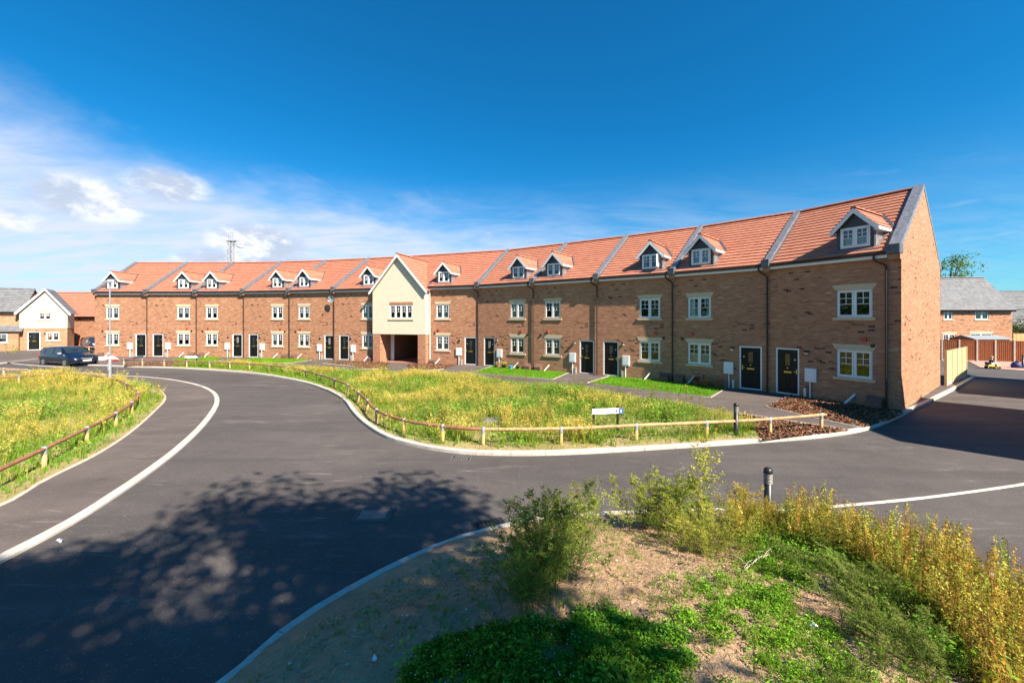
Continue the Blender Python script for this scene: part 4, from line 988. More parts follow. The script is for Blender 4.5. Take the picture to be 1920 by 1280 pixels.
    v = Veg(); reg = region(((1480, 1060), (1640, 1090), (1720, 1160), (1850, 1330), (1560, 1330), (1600, 1200), (1530, 1110))); q = clumpy(reg, 330, 44, .52, 2.6); p = on_mound(q); plant(v, 'feather', p, RNG.uniform(.12, .38, len(p)), (.40+.5*RNG.random((len(p), 1)))*np.array([[.80, .98, .95]]), wide=1.4, lean=rl(len(p), .5)+np.array([[-.25, .2]]))
    tag(v.build('grey_weeds'), 'sprawling grey green feathery weeds before the rusty spikes', 'weeds', None, 'stuff')
    # single tall weeds one can count: (px, py, height, stems, spread, outward lean, tint, label)
    for (x, y, h, n, sp, ol, tn, lab) in ((1040, 1085, 1.02, 64, .36, .45, (.80, .92, .75), 'bushy olive weed, the leftmost tall one on the mound'), (995, 1120, .58, 54, .30, .6, (.62, .85, .7), 'low bushy green weed at the foot of the leftmost tall weed'), (1085, 1020, .85, 9, .16, .3, (.95, .95, .85), 'olive weed right behind the leftmost tall weed'),
                                      (1308, 1010, 1.45, 3, .03, .05, (1.25, 1.2, 1), 'tallest feathery pale weed of the mound, left of the near bollard'), (1215, 990, .92, 30, .24, .5, (1.1, 1.15, .9), 'dense green feathery weed left of the tallest weed'), (1330, 1040, .62, 56, .32, .55, (1.2, 1.15, .9), 'bushy yellow green weed at the foot of the tallest weed'), (1275, 995, .82, 46, .28, .5, (1.05, 1.2, .9), 'green weed just behind the tallest weed'), (1400, 995, .62, 34, .26, .4, (1.35, 1.05, .8), 'golden feathery weed between the tallest weed and the near bollard')):
        b_ = mpt(x, y); v = Veg(); a = RNG.uniform(0, 6.28, n); r_ = np.abs(RNG.normal(0, sp, n)); r_[0] = 0
        q = np.column_stack([b_.x+np.cos(a)*r_, b_.y+np.sin(a)*r_]); p = on_mound(q); hh = h*RNG.uniform(.45, .95, n)*np.clip(1.1-r_*.5, .4, 1); hh[0] = h
        le_ = np.column_stack([np.cos(a), np.sin(a)])*(ol*RNG.uniform(.2, 1.2, n))[:, None]; le_[0] *= .1
        plant(v, 'feather', p, hh, (.75+.5*RNG.random((n, 1)))*np.array([tn]), wide=1.1, lean=le_)
        tag(v.build('tall_weed'), lab, 'weed', 'tall weeds on the mound')
mound_veg()
# stones and a dead branch on the mound
def pebbles():
    mb = MB(); rg = random.Random(5)
    reg = region(((520, 1270), (640, 1140), (800, 1060), (960, 1005), (1180, 1000), (1500, 1100), (1500, 1290)))
    q = scatter(reg, 420); p = on_mound(q)
    for x, y, z in p:
        r = rg.choice((.006, .008, .010, .012, .014, .022)) ; vs = []
        for (a, b, c) in ((1, 0, 0), (0, 1, 0), (-1, 0, 0), (0, -1, 0), (0, 0, 1), (0, 0, -1)): k = r*rg.uniform(.6, 1.2); vs.append((x+a*k, y+b*k, z+c*k*.7))
        mb.mesh(vs, [(0, 1, 4), (1, 2, 4), (2, 3, 4), (3, 0, 4), (1, 0, 5), (2, 1, 5), (3, 2, 5), (0, 3, 5)])
    tag(mb.build('pebbles', M['edging'], uv=False), 'small pale stones strewn over the bare soil of the mound', 'stones', None, 'stuff')
pebbles()
def clods():
    mb = MB(); rg = random.Random(8); q = scatter(region(((430, 1300), (600, 1165), (780, 1068), (960, 1005), (1180, 985), (1420, 1000), (1500, 1120), (1400, 1300))), 1500); p = on_mound(q)
    for x, y, z in p:
        r = rg.choice((.01, .012, .015, .02, .03)); vs = [(x+a*r*rg.uniform(.6, 1.3), y+b*r*rg.uniform(.6, 1.3), z+c*r*.55) for a, b, c in ((1, 0, 0), (0, 1, 0), (-1, 0, 0), (0, -1, 0), (0, 0, 1))]
        mb.mesh(vs, [(0, 1, 4), (1, 2, 4), (2, 3, 4), (3, 0, 4)])
    tag(mb.build('soil_clods', M['mound_soil'], uv=False), 'crumbly clods of dry soil over the mound', 'soil', None, 'stuff')
    v = Veg(); q = clumpy(region(((430, 1300), (600, 1165), (780, 1068), (960, 1005), (1180, 985), (1420, 1000), (1560, 1120), (1560, 1300))), 2600, 83, .45, 1.8); n = len(q); p = on_mound(q); a = RNG.uniform(0, 6.28, n); L_ = RNG.uniform(.03, .11, n)
    d = np.column_stack([np.cos(a)*L_, np.sin(a)*L_, RNG.uniform(.0, .03, n)]); w = np.column_stack([-np.sin(a), np.cos(a), np.zeros(n)])*.003; p[:, 2] += .006
    v.add(np.stack([p-w, p+w, p+d+w, p+d-w], 1), jitter((.42, .33, .17), n, .25)); q = clumpy(region(((430, 1300), (600, 1165), (780, 1068), (960, 1005), (1180, 985), (1420, 1000), (1560, 1120), (1560, 1300))), 700, 85, .50, 1.6); p = on_mound(q); plant(v, 'grass', p, RNG.uniform(.03, .09, len(p)), np.ones((len(p), 3))*np.array([[1.0, .85, 1.0]]))
    tag(v.build('dry_straw'), 'bits of dry straw and thin grass over the bare mound soil', 'straw', None, 'stuff')
clods()
def branch():
    a, b = mpt(1395, 1072), mpt(1455, 1042); mb = MB(); rg = random.Random(2); m_ = (a+b)/2+Vector((0, .03, .06))
    mb.tube([a+Vector((0, 0, .02)), m_, b+Vector((0, 0, .04))], [.008, .006, .003], 5)
    for k in range(9):
        t_ = k/9; p = (a.lerp(b, t_))+Vector((0, 0, .05)); e = p+Vector((rg.uniform(-.14, .2), rg.uniform(-.05, .16), rg.uniform(.0, .08))); mb.tube([p, p.lerp(e, .5)+Vector((0, 0, .02)), e], [.004, .003, .0015], 4)
    tag(mb.build('dead_branch', M['edging'], uv=False), 'pale dead branch lying on the mound below the near bollard', 'branch')
branch()

# ------------------------------------------------------------------ knee rail fences
def knee_rail(posts, z, label, rail_h=.43, ext=(0, 0), dark_to=0):
    """posts: world points on the ground; one rail swept over the posts"""
    o = empty('knee_rail_fence', posts[0]); tag(o, label, 'fence', 'knee rail fences'); b = posts[0]
    for p in posts:
        x, y = p.x-b.x, p.y-b.y; mb = MB(); mb.lathe([(.048, -.15), (.048, rail_h-.03), (.03, rail_h-.02)], (x, y, 0), 10); po = mb.build('post', M['pine'], o)
        MB().lathe([(.052, rail_h-.12), (.052, rail_h-.03), (.052, rail_h+.055), (.02, rail_h+.062)], (x, y, 0), 10).build('strap', M['galvanised'], po)
    L = [Vector((p.x-b.x, p.y-b.y, rail_h)) for p in posts]
    if ext[0]: L.insert(0, L[0]+(L[0]-L[1]).normalized()*ext[0])
    if ext[1]: L.append(L[-1]+(L[-1]-L[-2]).normalized()*ext[1])
    L = smooth_line(L, 3); k = min(len(L), dark_to*3+1 if dark_to else 0)
    if k > 1: MB().tube(L[:k], .046, 8).build('rail', M['dark_rail'], o)
    if k < len(L): MB().tube(L[max(k-1, 0):], .046, 8).build('rail', M['pine_rail'], o)
    return o
def rail_pts(pix, z=.1, rh=.47): 
    out = []
    for x, y in pix:
        p = pt(x, y, z+rh); out.append(Vector((p.x, p.y, z)))
    return out
main_pix = ((232, 672.5), (267, 673.5), (308, 674.5), (350, 676), (393, 677.5), (431, 679), (468, 680.5), (505, 684), (539, 687.5), (572, 693.5), (601, 701.5), (627, 710), (652, 720), (672, 734), (689, 749), (706, 766.5), (757, 785), (830, 796), (906, 801.5), (1052, 800.5), (1193, 794.5), (1325, 789), (1444, 783), (1540, 775))
knee_rail(rail_pts(main_pix), .1, 'long curving knee rail fence round the central green, ending by the right road', ext=(.2, .12), dark_to=19)
left_pix = ((-60, 903), (83, 838), (163, 800), (217, 773), (247, 753), (259, 735), (237, 717.5), (205, 707.5), (165, 701.5), (125, 697.5), (80, 700.5), (35, 704), (-20, 708))
knee_rail(rail_pts(left_pix, .075), .075, 'weathered knee rail fence curving round the left verge', dark_to=99)
knee_rail(rail_pts(((-40, 689.5), (7, 690), (49, 692), (56, 694)), .06), .06, 'short far knee rail fence at the left edge behind the verge')
knee_rail([Vector((-46.5, 43.5, .1)), Vector((-44.5, 43.2, .1)), Vector((-42, 42.8, .1))], .1, 'short knee rail fence beside the far parked car', .6)

# ------------------------------------------------------------------ bollards, lamp column, signs
def bollard(p, label, h=1.0):
    o = empty('bollard_light', p); tag(o, label, 'bollard', 'black bollard lights')
    MB().lathe([(.062, -.2), (.062, h*.74), (.045, h*.742), (.045, h*.74+.176)], n=16).build('post', M['black_plastic'], o)
    hd = MB(); z0 = h*.74
    for k in range(7):
        z = z0+k*.025; hd.lathe([(.050, z+.012), (.070, z), (.072, z+.006), (.052, z+.017)], n=16)
    hd.build('louvre', M['iron_pale'], o)
    MB().lathe([(.074, h*.74+.175), (.074, h*.74+.20), (.066, h*.74+.235), (.045, h*.74+.262), (.0, h*.74+.272)], n=16).build('cap', M['black_plastic'], o)
bollard(bp_, 'black bollard light among the rusty weeds on the near mound', .98)
p = pt(1380, 816, .1); bollard(p, 'black bollard light behind the knee rail on the central green', .95)
p = pt(1918, 690, .03); bollard(p, 'black bollard light at the far right edge by the tan fence', .95)

def lamp_column():
    p = pt(206, 706, .06); o = empty('street_lamp', p); tag(o, 'tall grey street lamp column standing at the left bend', 'street lamp')
    MB().lathe([(.085, -.1), (.085, 1.1), (.075, 1.16), (.045, 1.2)], n=12).build('base_section', M['galvanised'], o)
    MB().lathe([(.045, 1.2), (.034, 5.75)], n=10).build('pole', M['galvanised'], o)
    MB().box(-.10, .10, -.38, .10, 5.76, 5.84).hexa([(-.08, -.34, 5.845), (.08, -.34, 5.845), (.08, .06, 5.845), (-.08, .06, 5.845), (-.05, -.25, 5.90), (.05, -.25, 5.90), (.05, 0, 5.90), (-.05, 0, 5.90)]).build('lantern', M['galvanised'], o)
    MB().box(-.05, .05, -.09, -.083, .35, .85).build('access_door', M['steel'], o)
lamp_column()

def text_mesh(txt, size, mat, parent, loc, name):
    c = bpy.data.curves.new(name, 'FONT'); c.body = txt; c.size = size; c.extrude = .001
    o = bpy.data.objects.new(name, c); C.objects.link(o); bpy.context.view_layer.update()
    me = bpy.data.meshes.new_from_object(o.evaluated_get(bpy.context.evaluated_depsgraph_get())); bpy.data.objects.remove(o)
    me.transform(Matrix.Translation(loc) @ Matrix.Rotation(R(90), 4, 'X')); me.materials.clear(); me.materials.append(mat)
    q = bpy.data.objects.new(name, me); return link(q, parent)
def street_sign(p, rz, label, w=.80, txt='FARM', h0=.62):
    o = empty('street_name_sign', p, rz); tag(o, label, 'sign', 'street name signs')
    for x in (.06, w-.02): MB().box(x-.03, x+.03, .0, .05, -.15, h0+.22).build('post', M['black_plastic'], o)
    pl = MB().box(0, w, -.018, -.002, h0, h0+.16).build('name_plate', M['sign_white'], o)
    text_mesh(txt, .135, M['sign_grey'], pl, (.05, -.0205, h0+.034), 'lettering')
    MB().box(w-.14, w-.10, -.0215, -.0185, h0+.065, h0+.085).lathe([(.0, -.025), (.022, -.02), (.026, 0), (.022, .02), (0, .025)], (w-.065, -.018, h0+.078), 8).build('arrow', M['black_plastic'], pl)
    bl = MB().box(w+.003, w+.14, -.018, -.002, h0-.005, h0+.155).build('no_through_road_panel', M['sign_blue'], o)
    MB().box(w+.06, w+.085, -.0225, -.0185, h0+.015, h0+.108).build('stem_mark', M['sign_white'], bl)
    MB().box(w+.038, w+.107, -.0225, -.0185, h0+.110, h0+.135).build('bar_mark', M['sign_red'], bl)
p = pt(1110, 815, .1); street_sign(p, R(9), 'white street name plate with blue panel on the central green', .84, 'FARM')
p = pt(347, 687, .1); street_sign(p, R(4), 'far white street name plate with blue panel by the left houses', .82, 'FARM')

# ------------------------------------------------------------------ road furniture
def grate(c, ang, w, d, label, mat, bars=7):
    o = empty('drain_grate', c, ang); tag(o, label, 'drain')
    MB().box(-w/2, w/2, -d/2, d/2, -.01, .006).build('pit', M['tyre'], o)
    f = MB(); f.box(-w/2-.03, w/2+.03, -d/2-.03, -d/2, 0, .012).box(-w/2-.03, w/2+.03, d/2, d/2+.03, 0, .012).box(-w/2-.03, -w/2, -d/2, d/2, 0, .012).box(w/2, w/2+.03, -d/2, d/2, 0, .012)
    for i in range(1, bars): x = -w/2+w*i/bars; f.hexa([(x-.016-.03, -d/2, .0), (x+.016-.03, -d/2, .0), (x+.016+.03, d/2, .0), (x-.016+.03, d/2, .0), (x-.016-.03, -d/2, .0115), (x+.016-.03, -d/2, .0115), (x+.016+.03, d/2, .0115), (x-.016+.03, d/2, .0115)])
    f.box(-w/2, w/2, -.012, .012, .0, .0105); f.build('frame', M[mat], o)
c = pt(866, 855.5, 0); grate(c+Vector((0, -.12, .002)), R(0), .45, .34, 'pale gully grate by the kerb of the central green', 'iron_mid')
c = pt(925, 991, 0); grate(c+Vector((-.05, .10, .002)), R(24), .50, .36, 'dark gully grate beside the kerb of the mound', 'iron')
c = pt(700, 965, 0); o = empty('manhole_cover', c+Vector((0, 0, .003)), R(5)); tag(o, 'worn pale rectangular manhole patch in the shaded road', 'manhole')
MB().box(-.34, .34, -.26, .26, -.01, .006).build('surround', M['patch_asphalt'], o); MB().box(-.24, .24, -.17, .17, .0, .010).build('cover', M['iron_mid'], o)
c = pt(925, 789, .1); o = MB().hexa([(-.35, -.25, 0), (.35, -.25, 0), (.35, .25, 0), (-.35, .25, 0), (-.34, -.24, .07), (.34, -.24, .07), (.34, .24, .07), (-.34, .24, .07)]).box(-.12, .12, -.1, .1, .072, .08).build('inspection_cover', M['iron_pale']); o.location = c; tag(o, 'flat grey concrete slab lying among the weeds of the green', 'slab')
def litter(p, s_, label, seed):
    rg = random.Random(seed); mb = MB(); n = 7
    top = [(p.x+math.cos(6.28*k/n)*s_*rg.uniform(.5, 1), p.y+math.sin(6.28*k/n)*s_*rg.uniform(.4, .8), p.z+rg.uniform(.01, .07)) for k in range(n)]
    for k in range(n): mb.face([top[k], top[(k+1) % n], (p.x, p.y, p.z+.03+.04*(k % 2))]); mb.face([top[(k+1) % n], top[k], (p.x, p.y, p.z+.002)])
    tag(mb.build('litter', M['white_litter'], uv=False), label, 'litter')
litter(pt(112, 1017, 0), .07, 'scrap of white paper on the road by the left kerb', 1)
litter(pt(710, 702, .4), .14, 'white scrap caught in the weeds before the archway', 2)
litter(mpt(1525, 1180), .05, 'white scrap among the low weeds of the mound', 3)
litter(mpt(702, 1240), .04, 'white scrap on the shaded soil near the kerb', 4)

# pots by the houses
def pot(F, u, v, r, label, mat, leafcol, flower, h=.24, group='plant pots by the walls'):
    p = F.world(u, v, 0); o = empty('plant_pot', p); tag(o, label, 'plant pot', group)
    MB().lathe([(r*.72, 0), (r, h), (r*1.08, h+.01), (r*1.08, h+.04), (r*.9, h+.04), (r*.85, h)], n=14).build('pot', M[mat], o)
    vg = Veg(); n = 90; cn = RNG.normal(0, 1, (n, 3))*[r*.7, r*.7, r*.45]+[0, 0, h+r*.7]; vg.add(leaves(cn, RNG.uniform(.04, .09, n), RNG, .6, .3), jitter(leafcol, n, .25)); vg.build('plant', parent=o)['kind'] = 'stuff'
    if flower is not None:
        vg = Veg(); n = 70; cn = RNG.normal(0, 1, (n, 3))*[r*.75, r*.75, r*.35]+[0, 0, h+r*1.05]; vg.add(leaves(cn, RNG.uniform(.04, .08, n), RNG, .9, .2), jitter(flower, n, .2)); vg.build('flowers', parent=o)['kind'] = 'stuff'
F11, F8 = HS[11][1], HS[8][1]
pot(F11, F11.u(1310), -.35, .13, 'small pot of dark red flowers, left of three by the wall', 'terracotta', (.06, .10, .03), (.45, .03, .04))
pot(F11, F11.u(1330), -.42, .19, 'terracotta pot of orange yellow flowers, middle of three', 'terracotta', (.20, .20, .04), (.75, .40, .04), .20)
pot(F11, F11.u(1353), -.42, .17, 'terracotta pot of red and green plants, nearest the door', 'terracotta', (.16, .22, .04), (.65, .20, .05), .18)
pot(F8, F8.u(965), -.5, .15, 'glazed blue pot on the lawn edge', 'blue_pot', (.10, .18, .04), None, .22)
pot(F8, F8.u(950), -.35, .16, 'black pot with a leafy plant left of the blue pot', 'black_plastic', (.25, .24, .06), (.6, .5, .1), .22)
pot(F8, F8.u(938), -.35, .14, 'terracotta pot nearest the black door of the second house', 'terracotta', (.22, .20, .08), None, .2)
pot(F8, F8.u(975), -.3, .12, 'dark pot with a spindly plant right of the blue pot', 'black_plastic', (.14, .2, .05), None, .2)
# builder's leftovers at the far left
def debris():
    b = pt(200, 676, .1)
    tag(MB().hexa([(b.x-.9, b.y, .12), (b.x+.35, b.y, .12), (b.x+.35, b.y+.8, .12), (b.x-.9, b.y+.8, .12), (b.x-.9, b.y-.02, .40), (b.x+.3, b.y, .44), (b.x+.3, b.y+.3, .46), (b.x-.9, b.y+.3, .42)]).build('insulation_boards', M['white_litter']), 'white boards lying at the foot of the left end house', 'boards')
    m_ = MB()
    for k in range(2): m_.box(b.x+.5+k*.5, b.x+.9+k*.5, b.y-.5, b.y-.44, .1, .28)
    m_.box(b.x+.3, b.x+1.5, b.y-.54, b.y-.40, .20, .25).box(b.x+.3, b.x+1.5, b.y-.52, b.y-.42, .12, .15)
    tag(m_.build('barrier', M['alarm_red']), 'low red plastic barrier lying by the left end house', 'barrier')
    tag(MB().tube([(b.x+1.4, b.y-.1, .14), (b.x+2.3, b.y, .35), (b.x+3.0, b.y+.1, .50)], [.10, .13, .05], 8).build('roofing_roll', M['lead']), 'dark roll of sheeting leaning near the left end house', 'roll')
debris()

# ------------------------------------------------------------------ cars
def make_car(loc, rz, label, paint, length=4.5, hatch=False):
    o = empty('estate_car' if not hatch else 'hatchback_car', loc, rz); tag(o, label, 'car', 'cars at the left of the crescent')
    L = length/2; hw = .87
    # stations along x: (x, z bottom, z belt, z top, half width at belt, half width at top)
    st = [(-L, .42, .72, .80, .68, .60), (-L+.06, .30, .86, 1.02, .78, .64), (-L+.22, .26, .94, 1.33, .83, .60), (-L+.5, .22, .95, 1.44, .86, .62), (-L+1.2, .20, .95, 1.48, hw, .64), (-.3, .20, .94, 1.48, hw, .64), (.35, .20, .93, 1.44, hw, .62), (.85, .20, .92, 1.22, hw, .64), (1.25, .20, .90, .98, hw, .70), (1.6, .21, .84, .92, .86, .68), (L-.25, .22, .74, .82, .82, .62), (L-.07, .24, .62, .70, .72, .5), (L, .34, .54, .58, .55, .4)]
    if hatch: st = [(x*length/4.5, a, b, c, d, e) for x, a, b, c, d, e in st]
    mb = MB(); prof = []
    for x, zb, zl, zt, w, wt in st:
        prof.append([(x, w*.92, zb), (x, w, zb+.14), (x, w*1.005, (zb+zl)/2+.06), (x, w*.985, zl), (x, wt+(w-wt)*.14, zt-.07), (x, wt*.86, zt-.012), (x, 0, zt)])
    n = len(prof[0])
    for s_ in (1, -1):
        vs = [(x, s_*y, z) for row in prof for x, y, z in row]
        fs = [(i*n+k, (i+1)*n+k, (i+1)*n+k+1, i*n+k+1) for i in range(len(prof)-1) for k in range(n-1)]
        mb.mesh(vs, fs if s_ < 0 else [f[::-1] for f in fs], True)
    for row in (prof[0], prof[-1]): mb.face([(x, y, z) for x, y, z in row]+[(x, -y, z) for x, y, z in row[::-1][1:]])
    mb.build('body', M[paint], o)
    def gl(name, quads):
        g = MB()
        for q in quads: g.face(q)
        return g.build(name, M['car_glass'], o)
    k = length/4.5
    for s_ in (1, -1):
        for (xa, xb, xc, xd) in ((-L+.42*k, -L+1.0*k, -L+1.02*k, -L+.55*k), (-L+1.08*k, -L+2.05*k, -L+2.05*k, -L+1.10*k), (-L+2.13*k, 1.02*k, .52*k, -L+2.13*k)):
            q = [(xa, s_*(.868), .975), (xb, s_*.878, .965), (xc, s_*.70, 1.40), (xd, s_*.70, 1.40)]; gl('side_window', [q if s_ < 0 else q[::-1]])
    gl('windscreen', [[(1.20*k, -.68, 1.02), (1.20*k, .68, 1.02), (.42*k, .58, 1.445), (.42*k, -.58, 1.445)]])
    gl('rear_window', [[(-L+.02, .58, 1.02), (-L+.02, -.58, 1.02), (-L+.24, -.52, 1.36), (-L+.24, .52, 1.36)]])
    for s_ in (1, -1):
        for x in (-1.33*k, 1.32*k):
            MB().tube([(x, s_*.70, .31), (x, s_*.885, .31)], .365, 18).build('wheel_arch', M['tyre'], o)
            ty = MB().tube([(x, s_*.72, .31), (x, s_*.895, .31)], .31, 20).build('wheel', M['tyre'], o)
            rm = MB().tube([(x, s_*.80, .31), (x, s_*.905, .31)], .205, 16)
            rm.build('rim', M['rim'], ty)
        q = MB(); q.hexa([(L-.50, s_*.80, .60), (L-.16, s_*.52, .58), (L-.12, s_*.50, .60), (L-.46, s_*.70, .72), (L-.56, s_*.83, .72), (L-.22, s_*.60, .71), (L-.20, s_*.55, .72), (L-.56, s_*.74, .78)]); q.build('headlight', M['clear_lens'], o)
        MB().box(.78*k, .95*k, min(s_*.88, s_*1.05), max(s_*.88, s_*1.05), .95, 1.08).build('mirror', M['steel'] if s_ < 0 else M[paint], o)
        MB().box(-L-.01, -L+.12, min(s_*.60, s_*.80), max(s_*.60, s_*.80), .70, .95).build('tail_light', M['alarm_red'], o)
    MB().box(L-.10, L+.015, -.26, .26, .40, .51).build('number_plate', M['plate_white'], o)
    MB().box(L-.14, L+.005, -.42, .42, .26, .36).build('lower_grille', M['tyre'], o)
    MB().box(L-.16, L-.015, -.35, .35, .575, .635).build('grille', M['steel'], o)
    return o
make_car((-34.9, 32.35, 0), math.atan2(-.30, .95), 'dark blue estate car driving on the road before the left end house', 'paint_blue')
make_car((-49.2, 48.5, .1), math.atan2(-.45, .9), 'dark hatchback parked by the brick wall beside the far cream house', 'paint_navy', 3.9, True)

# ------------------------------------------------------------------ other houses
def simple_house(name, loc, rz, Wd, D, ze, zr, label, brick='buff_brick', tile='grey_tile', group='other houses around the crescent', wins=(), doors=(), over=.3, front_tiles=14, wall_top=None):
    """plain gabled house, ridge along its front; wins: (u, z, w, h, n, lintel, curtain)"""
    h = empty(name, loc, rz); tag(h, label, 'house', group)
    b = MB(); holes = [(u-w/2, u+w/2, z, z+hh) for u, z, w, hh, *_ in wins]+[(u-.5, u+.5, 0, 2.12) for u, *_ in doors]
    wall_with_holes(b, 0, Wd, -.2, ze, holes)
    for x, s_ in ((0, 1), (Wd, -1)):
        q = [(x, 0, -.2), (x, 0, ze), (x, D/2, zr-.08), (x, D, ze), (x, D, -.2)]; b.face(q if s_ > 0 else q[::-1])
    b.face([(Wd, D, -.2), (0, D, -.2), (0, D, ze), (Wd, D, ze)])
    b.build('wall', M[brick], h)
    sl = (zr-ze)/(D/2); rf = MB(); o = over
    tiled_slope(rf, (-.15, -o, ze-o*sl+.08), (Wd+.15, -o, ze-o*sl+.08), (Wd+.15, D/2, zr+.08), (-.15, D/2, zr+.08), front_tiles)
    tiled_slope(rf, (Wd+.15, D+o, ze-o*sl+.08), (-.15, D+o, ze-o*sl+.08), (-.15, D/2, zr+.08), (Wd+.15, D/2, zr+.08), front_tiles)
    r_ = rf.build('roof', M[tile], h); rc = MB(); ridge_caps(rc, (-.15, D/2, zr+.12), (Wd+.15, D/2, zr+.12)); rc.build('ridge_tiles', M[tile], r_)
    z = ze-o*sl; MB().tube([(-.1, -o-.06, z+.04), (Wd+.1, -o-.06, z+.04)], .06, 8).build('gutter', M['brown_black'], h)
    MB().box(-.1, Wd+.1, -o, -o+.03, z-.12, z+.03).build('fascia', M['brown_black'], h)
    for u, zz, w, hh, n, lin, cu in wins: add_window(h, u, zz, w, hh, n, .07, cu, True, lin)
    for u, hg in doors: add_door(h, u, 0, 1.0, 2.1, hinge=hg)
    return h
# far left: cream gabled house joined to a grey roofed one
ZL = 46.5
def px2x(x, Z): return (x-960)/FPX*Z
hl = simple_house('brick_house', (px2x(36, ZL)-14*math.cos(R(36))-.3, ZL-14*math.sin(R(36))+.5, .1), R(36), 14, 7.5, 4.50, 7.1, 'grey roofed brick house at the far left edge joined to the cream gable', wins=((11.3, 3.3, 1.2, 1.1, 2, None, 'sides'),))
# its lean-to porch roof and bay window
lp = MB(); tiled_slope(lp, (6, -1.25, 2.15), (14.3, -1.25, 2.15), (14.3, .0, 2.85), (6, .0, 2.85), 4); lp.build('porch_roof', M['grey_tile'], hl)
bw_ = MB(); wall_with_holes(bw_, 6, 14.0, -.2, 2.12, [(11.4, 13.2, .95, 1.95)], -1.0); bw_.face([(14.0, -1.0, -.2), (14.0, 0, -.2), (14.0, 0, 2.1), (14.0, -1.0, 2.1)]); bw_.build('porch_wall', M['buff_brick'], hl)
o_ = add_window(hl, 12.3, .95, 1.8, 1.0, 2, .05, 'sides', True, None); o_.location = (0, -1.0, 0)
def cream_house():
    RZ = R(36); x0 = px2x(36, ZL); r_ = (126.5-960)/FPX; Wd = (r_*ZL-x0)/(math.cos(RZ)-r_*math.sin(RZ)); h = empty('cream_gable_house', (x0, ZL, .1), RZ)
    ux = lambda px: (lambda q: (q*ZL-x0)/(math.cos(RZ)-q*math.sin(RZ)))((px-960)/FPX); tag(h, 'far cream rendered gable house with brick ground floor and dark door', 'house', 'other houses around the crescent')
    zc, ze, za = 2.5, 4.6, 7.1; c = ux(85)
    uw, ul, ud = ux(84.5), ux(99), ux(63.5)
    b = MB(); wall_with_holes(b, 0, Wd, zc, ze, [(uw-.5, uw+.5, 3.48, 4.36)]); b.face([(0, 0, ze), (Wd, 0, ze), (c, 0, za-.1)]); b.face([(Wd, 0, zc), (Wd, 3, zc), (Wd, 3, ze), (Wd, 0, ze)]); b.face([(0, .6, zc), (0, 0, zc), (0, 0, ze), (0, .6, ze)]); b.build('rendered_wall', M['pale_render'], h)
    b = MB(); wall_with_holes(b, .02, Wd-.02, -.2, zc, [(ul-.55, ul+.55, 1.05, 2.05), (ud-.5, ud+.5, 0, 2.12)], .02); b.face([(Wd-.02, .02, -.2), (Wd-.02, 3, -.2), (Wd-.02, 3, zc), (Wd-.02, .02, zc)]); b.build('brick_wall', M['buff_brick'], h)
    rf = MB(); ov = -.25
    for s_, ew in ((-1, c+.3), (1, Wd-c+.3)):
        zl = za-(za-ze)*ew/(ew-.3); e0, e1, r1, r0 = (c+s_*ew, ov, zl), (c+s_*ew, 3.2, zl), (c, 3.2, za), (c, ov, za)
        if s_ < 0: tiled_slope(rf, e1, e0, r0, r1, 12)
        else: tiled_slope(rf, e0, e1, r1, r0, 12)
    rf.build('roof', M['grey_tile'], h)
    bb = MB()
    for s_, ew in ((-1, c+.3), (1, Wd-c+.3)):
        zl = za-(za-ze)*ew/(ew-.3); o = [(c+s_*(ew+.02), zl+.02), (c, za+.03), (c, za-.24), (c+s_*(ew-.10), zl-.18), (c+s_*(ew+.02), zl-.18)]; o = o if s_ > 0 else o[::-1]
        f = [(x, ov-.03, z) for x, z in o]; g = [(x, ov+.02, z) for x, z in o]; bb.face(f[::-1]); bb.face(g)
        for i in range(5): bb.face([f[i], f[(i+1) % 5], g[(i+1) % 5], g[i]])
    bb.build('bargeboard', M['white_upvc'], h)
    add_window(h, uw, 3.48, 1.0, .88, 2, .06, 'sides'); w_ = add_window(h, ul, 1.05, 1.1, 1.0, 2, .08, None, True, None); add_door(h, ud, 0, 1.0, 2.1, .08, hinge=1)
    lm = MB().lathe([(.0, -.085), (.085, -.03), (.09, 0.0), (.06, .06), (.0, .07)], (ud+.85, -.05, 1.9), 10); lm.build('wall_lamp', M['black_plastic'], h)
cream_house()
simple_house('brick_house', (-73, 54, .1), R(-1), 38, 8, 4.05, 7.2, 'orange tiled brick house behind, left of the crescent end', 'multi_brick', 'red_tile')
# far right
simple_house('brick_house', (47.2-9, 45, .0), 0, px2x(1898, 45)-38.2, 5.6, 4.95, 8.35, 'grey roofed brick house beyond the tan fence on the right', wins=((px2x(1841, 45)-38.2, 3.6, 1.5, 1.15, 2, None, None), (px2x(1778, 45)-38.2, 3.6, 1.0, 1.15, 2, None, None), (px2x(1840, 45)-38.2, .05, 2.4, 2.05, 2, 'stone', None), (px2x(1780, 45)-38.2, 1.0, 1.4, 1.0, 2, 'stone', None)), front_tiles=15)
simple_house('brick_house', (px2x(1893, 62), 62, 0), R(-8), 14, 7, 5.0, 8.0, 'dark roofed house at the far right edge behind the others')
simple_house('brick_house', (px2x(1898, 52)+.5, 52, 0), R(-20), 9, 5, 2.6, 4.9, 'low grey roofed garage at the far right edge')
